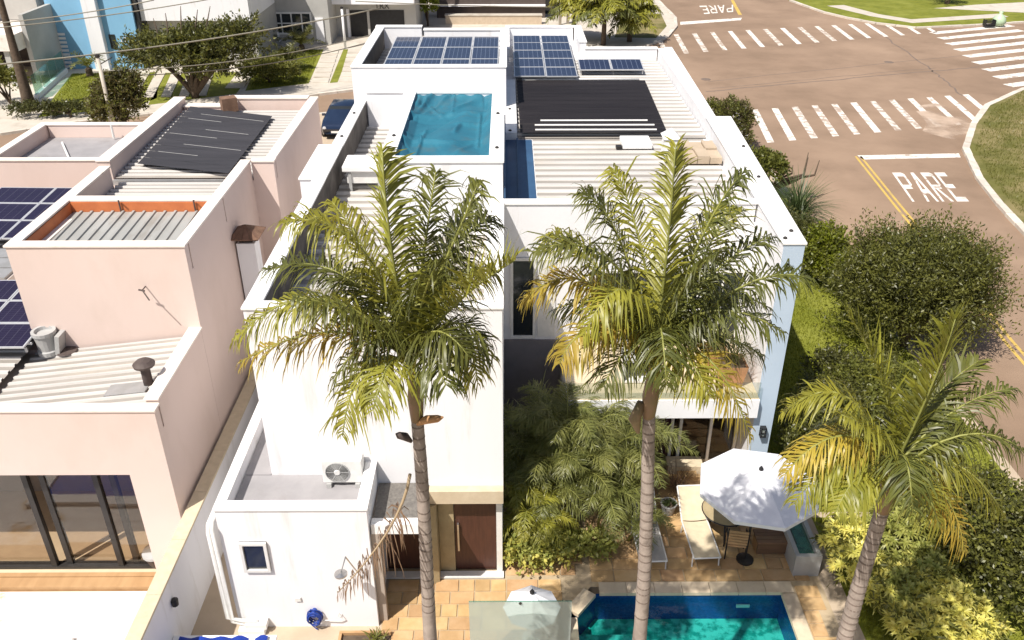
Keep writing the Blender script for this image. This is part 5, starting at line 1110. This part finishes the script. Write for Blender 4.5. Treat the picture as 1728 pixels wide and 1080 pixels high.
# hedge mass between the wall and shorter palm, and behind the parasol
shrub('hedge_shrub','dense dark hedge plant right behind the octagonal parasol','shrub',(8.6,18.6,0),[(0,0,1.1,1.1,1.2,1.1),(1.0,-.8,1.0,1.1,1.1,1.0),(-.6,-.7,.9,.7,.8,.8)],'leafD',2300,L=.10,W=.05,seed=26,mat2='leafM',f2=.35)
shrub('hedge_shrub','mid green hedge plant behind the shorter palm crown','shrub',(10.2,17.8,0),[(0,0,1.2,1.2,1.3,1.1),(.5,1.6,1.2,1.1,1.2,1.1),(-.3,2.4,1.0,.8,.9,.9)],'leafM',2400,L=.10,W=.05,seed=27)
shrub('hedge_shrub','dark leafy shrub at the right picture edge','shrub',(10.6,14.6,0),[(0,0,1.2,1.0,1.2,1.2),(.3,-1.2,.9,.8,.9,.9)],'leafD',1900,L=.10,W=.055,seed=28,mat2='leafM',f2=.5)
shrub('hedge_shrub','small shaded shrub beside the round tree trunk','shrub',(9.8,21.4,0),[(0,0,.8,.8,.9,.8),(.9,-.6,.9,.9,.8,.9)],'leafD',1300,L=.10,W=.05,seed=29)
# rosette shrubs with pale yellow leaves
def rosettes(parent, ells, n, L, w, mat, seed, nl=15, name='rosettes'):
    rg = np.random.default_rng(seed); V = []; F = []; wts = np.array([e[1][0]*e[1][1] for e in ells]); wts /= wts.sum()
    for i in range(n):
        e = ells[rg.choice(len(ells), p=wts)]; D = rg.normal(size=3); D[2] = abs(D[2])*1.1; D /= np.linalg.norm(D)
        p = np.array(e[0])+D*np.array(e[1])*rg.uniform(.72,1.06); ax = D*.6+np.array((0,0,.8))+rg.normal(size=3)*.2; ax /= np.linalg.norm(ax)
        s, t = (np.array(x) for x in basis(ax))
        for j in range(nl):
            a = j*2.4+rg.normal()*.2; e_ = rg.uniform(.1,1.2); r_ = s*math.cos(a)+t*math.sin(a); d = r_*math.cos(e_)+ax*math.sin(e_); sd = np.cross(d, ax); sd /= np.linalg.norm(sd)+1e-9
            l = L*rg.uniform(.7,1.2); p1 = p+d*l*.5; p2 = p1+(d-np.array((0,0,.5)))*l*.45; o = len(V)
            V += [p-sd*w*.3,p+sd*w*.3,p1+sd*w*.5,p1-sd*w*.5,p2]; F += [(o,o+1,o+2),(o,o+2,o+3),(o+3,o+2,o+4)]
    return np_mesh(name, np.array(V), np.array(F), mat, parent)
def ros_shrub(label, base, ells, n, seed, mat='leafP'):
    o = thing('rosette_shrub', label, 'shrub', tuple(base), group='pale yellow rosette shrubs')
    E_ = [((base[0]+e[0],base[1]+e[1],base[2]+e[2]),(e[3],e[4],e[5])) for e in ells]
    rosettes(o, E_, n, .21, .042, mat, seed); V, F = cloud([(a,(b[0]*.85,b[1]*.85,b[2]*.85)) for a,b in E_], n, .16, .05, seed+1, shell=.3); np_mesh('inner_leaves', V, F, 'leafM', o)
    limbs(o, base, [(e[0][0]+random.uniform(-.2,.2),e[0][1],e[0][2]+.1) for e in E_], .05)
def gp(px,py,z): v = at(px,py,z=z); return v
b1 = gp(1600,1040,.9); ros_shrub('largest pale yellow rosette shrub at the lower right', (b1.x,b1.y+.3,0), [(0,0,.75,.95,.75,.55),(-.55,-.3,.6,.6,.6,.5),(.6,-.3,.6,.6,.6,.45),(-.2,.7,.8,.8,.6,.5)], 430, 41)
b2 = gp(1440,960,.8); ros_shrub('pale yellow rosette shrub beside the grey basin', (b2.x+.1,b2.y,0), [(0,0,.8,.55,.55,.6),(-.05,.7,.9,.5,.55,.6),(.3,-.6,.7,.5,.5,.5)], 240, 42)
b3 = gp(1520,890,1.2); ros_shrub('variegated rosette shrub behind the shorter palm trunk', (b3.x,b3.y,0), [(0,0,1.0,.75,.7,.75),(.7,.2,.8,.6,.6,.6)], 190, 43, 'leafV')
b4 = gp(1500,1000,.8); ros_shrub('greener rosette shrub in the middle of the lower right bed', (b4.x+.25,b4.y,0), [(0,0,.7,.6,.6,.55),(.7,.4,.8,.6,.6,.6)], 170, 44, 'leafV')
# ---- feathery clump by the entrance
def clump(label, stems, seed, mat='areca', L=.42, n=26, ln=(1.0,1.6)):
    o = thing('areca_clump', label, 'palm', stems[0][0], group=None); rg = random.Random(seed)
    for i, (b, hgt, k) in enumerate(stems):
        k = k+4; b = Vector(b); top = b+Vector((rg.uniform(-.15,.15),rg.uniform(-.15,.15),hgt)); MB().tube([b,b.lerp(top,.5)+Vector((.03,0,0)),top],[.04,.035,.03],6).build('cane','rachis',o,smooth=True)
        for j in range(k):
            a = j*2.4+rg.uniform(-.4,.4); l = rg.uniform(*ln); e = rg.uniform(.35,1.25)
            t = top+Vector((math.cos(a)*l*math.cos(e*.6),math.sin(a)*l*math.cos(e*.6),l*math.sin(e)*.75-.25)); c = top+Vector((math.cos(a)*l*.35,math.sin(a)*l*.35,l*.75*math.sin(e)+.25))
            add_frond(o, top, c, t, mat, n=n+26, L=L*1.05, w=.015, rr=.012, seed=seed*100+i*20+j, vee=.25, droop=.55, fwd=.8, t0=.15)
    return o
clump('tall feathery areca palm clump between the entrance and the terrace',[((1.5,16.6,0),2.3,10),((1.1,16.9,0),2.1,9),((2.0,16.7,0),2.0,9),((1.7,16.2,0),1.8,9),((2.4,16.4,0),1.9,8),((1.0,16.2,0),1.7,8),((2.7,16.8,0),1.7,9),((2.1,17.1,0),2.2,9),((.6,16.7,0),1.6,9),((.3,16.4,0),1.6,8),((2.9,17.2,0),1.5,8),((1.6,16.0,0),1.3,9),((2.2,15.9,0),1.0,8),((3.2,16.6,0),1.7,8),((1.3,17.1,0),2.3,9),((.9,15.9,0),1.0,8)],51,L=.38)
clump('low lime green areca palm beside the brown front door',[((.35,15.3,0),1.0,9),((.75,15.1,0),.8,8),((.2,15.7,0),1.5,8)],52,mat='frondL',L=.30,n=22,ln=(.8,1.2))
clump('small shaded areca palm beside the grey lounger',[((2.7,15.9,0),.9,8),((2.9,15.5,0),.6,7)],53,mat='areca',L=.30,n=22,ln=(.8,1.2))
shrub('flower_shrub','low shrub with pale variegated leaves at the terrace corner','shrub',(.45,14.75,0),[(0,0,.40,.55,.35,.42),(.55,.05,.35,.45,.35,.36),(-.2,.1,.55,.35,.3,.4)],'leafV',480,L=.12,W=.07,seed=33,k=6,sl=.2,tr=.03,mat2='leafP',f2=.3)
shrub('flower_shrub','small pale shrub spreading toward the pool edge','shrub',(2.0,15.0,0),[(0,0,.3,.45,.35,.32),(-.5,.1,.28,.35,.3,.3)],'leafV',260,L=.13,W=.06,seed=34,k=6,sl=.2,tr=.03)
strap_clump(bpy.data.objects['square_planter'],(5.55,18.0,3.5),90,.8,.02,'leafR',35,arch=.5,name='dry_leaves')
strap_clump(bpy.data.objects['square_planter.001'],(5.3,18.75,3.42),70,.9,.02,'leafV',36,arch=.4,name='dry_leaves')

dg = thing('dry_grass_plant','tuft of dry straw coloured grass by the stone step','plant',(4.4,17.3,0)); strap_clump(dg,(4.4,17.3,0),110,.75,.012,'frondD',38,arch=.6)
pbp = bpy.data.objects['planter_bed']; strap_clump(pbp,(-2.8,12.5,.05),40,.3,.03,'leafM',39,arch=.7)
bowl = thing('succulent','grey green succulent in the round terrace pot','plant',tuple(Vector((pp.x,pp.y,.3)))); rosettes(bowl,[((pp.x,pp.y,.30),(.12,.12,.08))],9,.14,.04,'leafG',40)
# ---- across the street
tb_ = at(330,165,z=0)
st_ = shrub('street_tree','wide flat crowned street tree before the balcony house','tree',(tb_.x,tb_.y,0),[(-.6,0,2.6,2.6,2.0,1.2),(2.0,.3,2.7,2.0,1.8,1.3),(-2.6,.4,2.5,1.5,1.5,1.1),(3.4,.4,3.4,1.1,1.1,1.2),(.6,.2,3.5,1.6,1.4,.8),(1.2,-.3,1.8,1.5,1.2,.8)],'leafD',2300,L=.24,W=.10,seed=61,mat2='leafM',f2=.35,sl=.6,tr=.2,nb=12,shell=.3,lump=.3)
for k,(x_,z_) in enumerate(((-1.2,5.2),(-.2,5.6),(.8,5.4),(1.6,5.6),(-2.0,4.9))): MB().tube([(tb_.x+x_*.4,tb_.y,2.4),(tb_.x+x_*.8,tb_.y,3.9),(tb_.x+x_+.3,tb_.y,z_)],[.1,.06,.02],6).build('branch','bark',st_,smooth=True)
bt = at(208,226,z=0)
shrub('bronze_bush','bronze leaved bush by the short concrete post','bush',(bt.x,bt.y,0),[(0,0,1.6,1.3,1.3,1.3),(.4,.1,2.6,1.0,1.0,.9),(-.5,0,1.0,.9,.9,.8)],'leafR',1700,L=.19,W=.08,seed=62,mat2='leafM',f2=.3,up=.6,shell=.35)
lc = at(455,140,z=0); shrub('lawn_shrub','rounded green shrub at the near edge of the bright lawn','shrub',(lc.x,lc.y,0),[(0,0,.7,1.6,1.0,.8),(1.0,.2,.6,1.0,.9,.7),(-1.0,.3,.7,1.0,.9,.8)],'leafM',900,L=.2,W=.09,seed=63)
def cycad(label, px, py, L, n, seed, mat='leafM'):
    b = at(px,py,z=0); o = thing('cycad',label,'plant',tuple(b)); MB().lathe(tuple(b),[(.25,0),(.22,.5),(.1,.6)],10).build('trunk','bark',o); rg = random.Random(seed)
    for j in range(n):
        a = j*2.4; e = rg.uniform(.15,1.1); l = L*rg.uniform(.8,1.1); top = b+Vector((0,0,.55)); t = top+Vector((math.cos(a)*l*math.cos(e),math.sin(a)*l*math.cos(e),l*math.sin(e)-.3)); c = top+Vector((math.cos(a)*l*.4,math.sin(a)*l*.4,l*.6*math.sin(e)+.4))
        add_frond(o,top,c,t,mat,n=22,L=.42,w=.05,rr=.015,seed=seed*50+j,vee=.35,droop=.2,fwd=.6)
cycad('dark cycad standing in the middle of the bright lawn',488,118,1.7,22,71,'leafD'); cycad('larger dark cycad against the grey house window',510,88,1.9,24,72,'leafD'); cycad('small cycad beside the slanted white fin',452,82,1.2,16,73,'leafD'); cycad('spreading dark cycad on the far right lawn',1598,6,2.4,30,74,'leafD')
cycad('young thin palm before the blue house wall',152,128,1.5,9,75,'leafM')
hp = at(722,44,z=0); shrub('clipped_hedge','clipped lime green column hedge beside the yellow post','hedge',(hp.x,hp.y,0),[(0,0,2.0,.8,.8,2.0),(0,0,4.6,.8,.8,2.2)],'leafB',1500,L=.22,W=.1,seed=64,lump=.05)
def far_palm(label, px, py, h, L, n, seed, mats=('frondL','frondG','frondY')):
    b = at(px,py,z=0); o = thing('street_palm',label,'palm',tuple(b),group='palms on the far corner'); MB().tube([b,b+Vector((0,0,h))],[.22,.15],10).build('trunk','bark',o,smooth=True); rg = random.Random(seed); top = b+Vector((0,0,h))
    for j in range(n):
        a = j*2.4; e = rg.uniform(-.5,1.2); l = L*rg.uniform(.8,1.1); t = top+Vector((math.cos(a)*l*math.cos(e),math.sin(a)*l*math.cos(e),l*math.sin(e)*.8-.5)); c = top+Vector((math.cos(a)*l*.45,math.sin(a)*l*.45,l*.5*math.sin(e)+.7))
        add_frond(o,top,c,t,'frond'+rg.choice(('L','G','G','L')) ,n=30,L=.8,w=.10,rr=.03,seed=seed*60+j,vee=.1,droop=.9,fwd=.6)
far_palm('bushy palm at the corner straight behind the house',1018,76,2.9,2.9,40,81); far_palm('shorter palm left of the bushy corner palm',968,66,2.2,2.5,32,82); far_palm('leafy palm right of the bushy corner palm',1062,70,2.0,2.5,34,83)
b_ = at(20,180,z=0); shrub('street_shrub','sparse shrub at the far left street edge','shrub',(b_.x,b_.y,0),[(-1,0,1.8,1.3,1.0,1.0),(.2,.3,1.4,.9,.8,.8)],'leafM',500,L=.2,W=.09,seed=65)
b_ = at(120,198,z=0); shrub('ground_shrub','low dark shrub row at the corner of the left lawn','shrub',(b_.x,b_.y,0),[(-2,.0,.4,1.6,.5,.45),(0,.3,.35,1.3,.5,.4)],'leafD',500,L=.16,W=.08,seed=66)
# ---- grass
def grass(name, label, poly, n, h, mat, seed, z=0.0):
    rg = np.random.default_rng(seed); P = np.array([p[:2] for p in poly]); lo, hi = P.min(0), P.max(0); pts = []
    def inside(Q):
        r = np.zeros(len(Q), bool); j = len(P)-1
        for i in range(len(P)):
            c = ((P[i,1] > Q[:,1]) != (P[j,1] > Q[:,1])) & (Q[:,0] < (P[j,0]-P[i,0])*(Q[:,1]-P[i,1])/(P[j,1]-P[i,1]+1e-12)+P[i,0]); r ^= c; j = i
        return r
    Q = lo+(hi-lo)*rg.random((n*3,2)); Q = Q[inside(Q)][:n]; n = len(Q)
    b = np.column_stack([Q, np.full(n, z)]); a = rg.random(n)*2*math.pi; s = np.column_stack([np.cos(a),np.sin(a),np.zeros(n)]); hh = h*(.5+rg.random(n))[:,None]
    tip = b+np.column_stack([rg.normal(size=n)*.35,rg.normal(size=n)*.35,np.ones(n)])*hh
    V = np.stack([b-s*hh*.16,b+s*hh*.16,tip],1).reshape(-1,3); o = np_mesh(name, V, np.arange(n*3).reshape(n,3), mat); o['kind'] = 'stuff'; tag(o, label, 'grass'); return o
grass('grass','bright grass strip beside the white house side wall',[(6.95,16.6),(13.2,16.6),(13.1,30),(12.8,41.8),(6.75,41.8)],60000,.07,'blade',1,.006)
grass('grass','grass in the lower right corner bed',[(7.65,8.0),(13.2,8.0),(13.2,16.2),(7.65,16.2)],20000,.07,'blade',2,.006)
grass('grass','dry olive grass on the rounded street corner',[(34,56.6),(30.1,52.6),(27.7,49.2),(25.2,44.8),(23.9,40.4),(23.2,37),(22.7,33.6),(34,30)],26000,.09,'drysblade',3)
grass('grass','green lawn before the blue house',[(-27.8,51.2),(-23.2,53.5),(-24.6,61.9),(-30.4,61.4)],9000,.09,'blade',4,.006)
grass('grass','bright lawn before the grey house',[(-17.0,57.1),(-13.6,58.9),(-14.5,69),(-18.6,68.6)],9000,.09,'blade',5,.006)
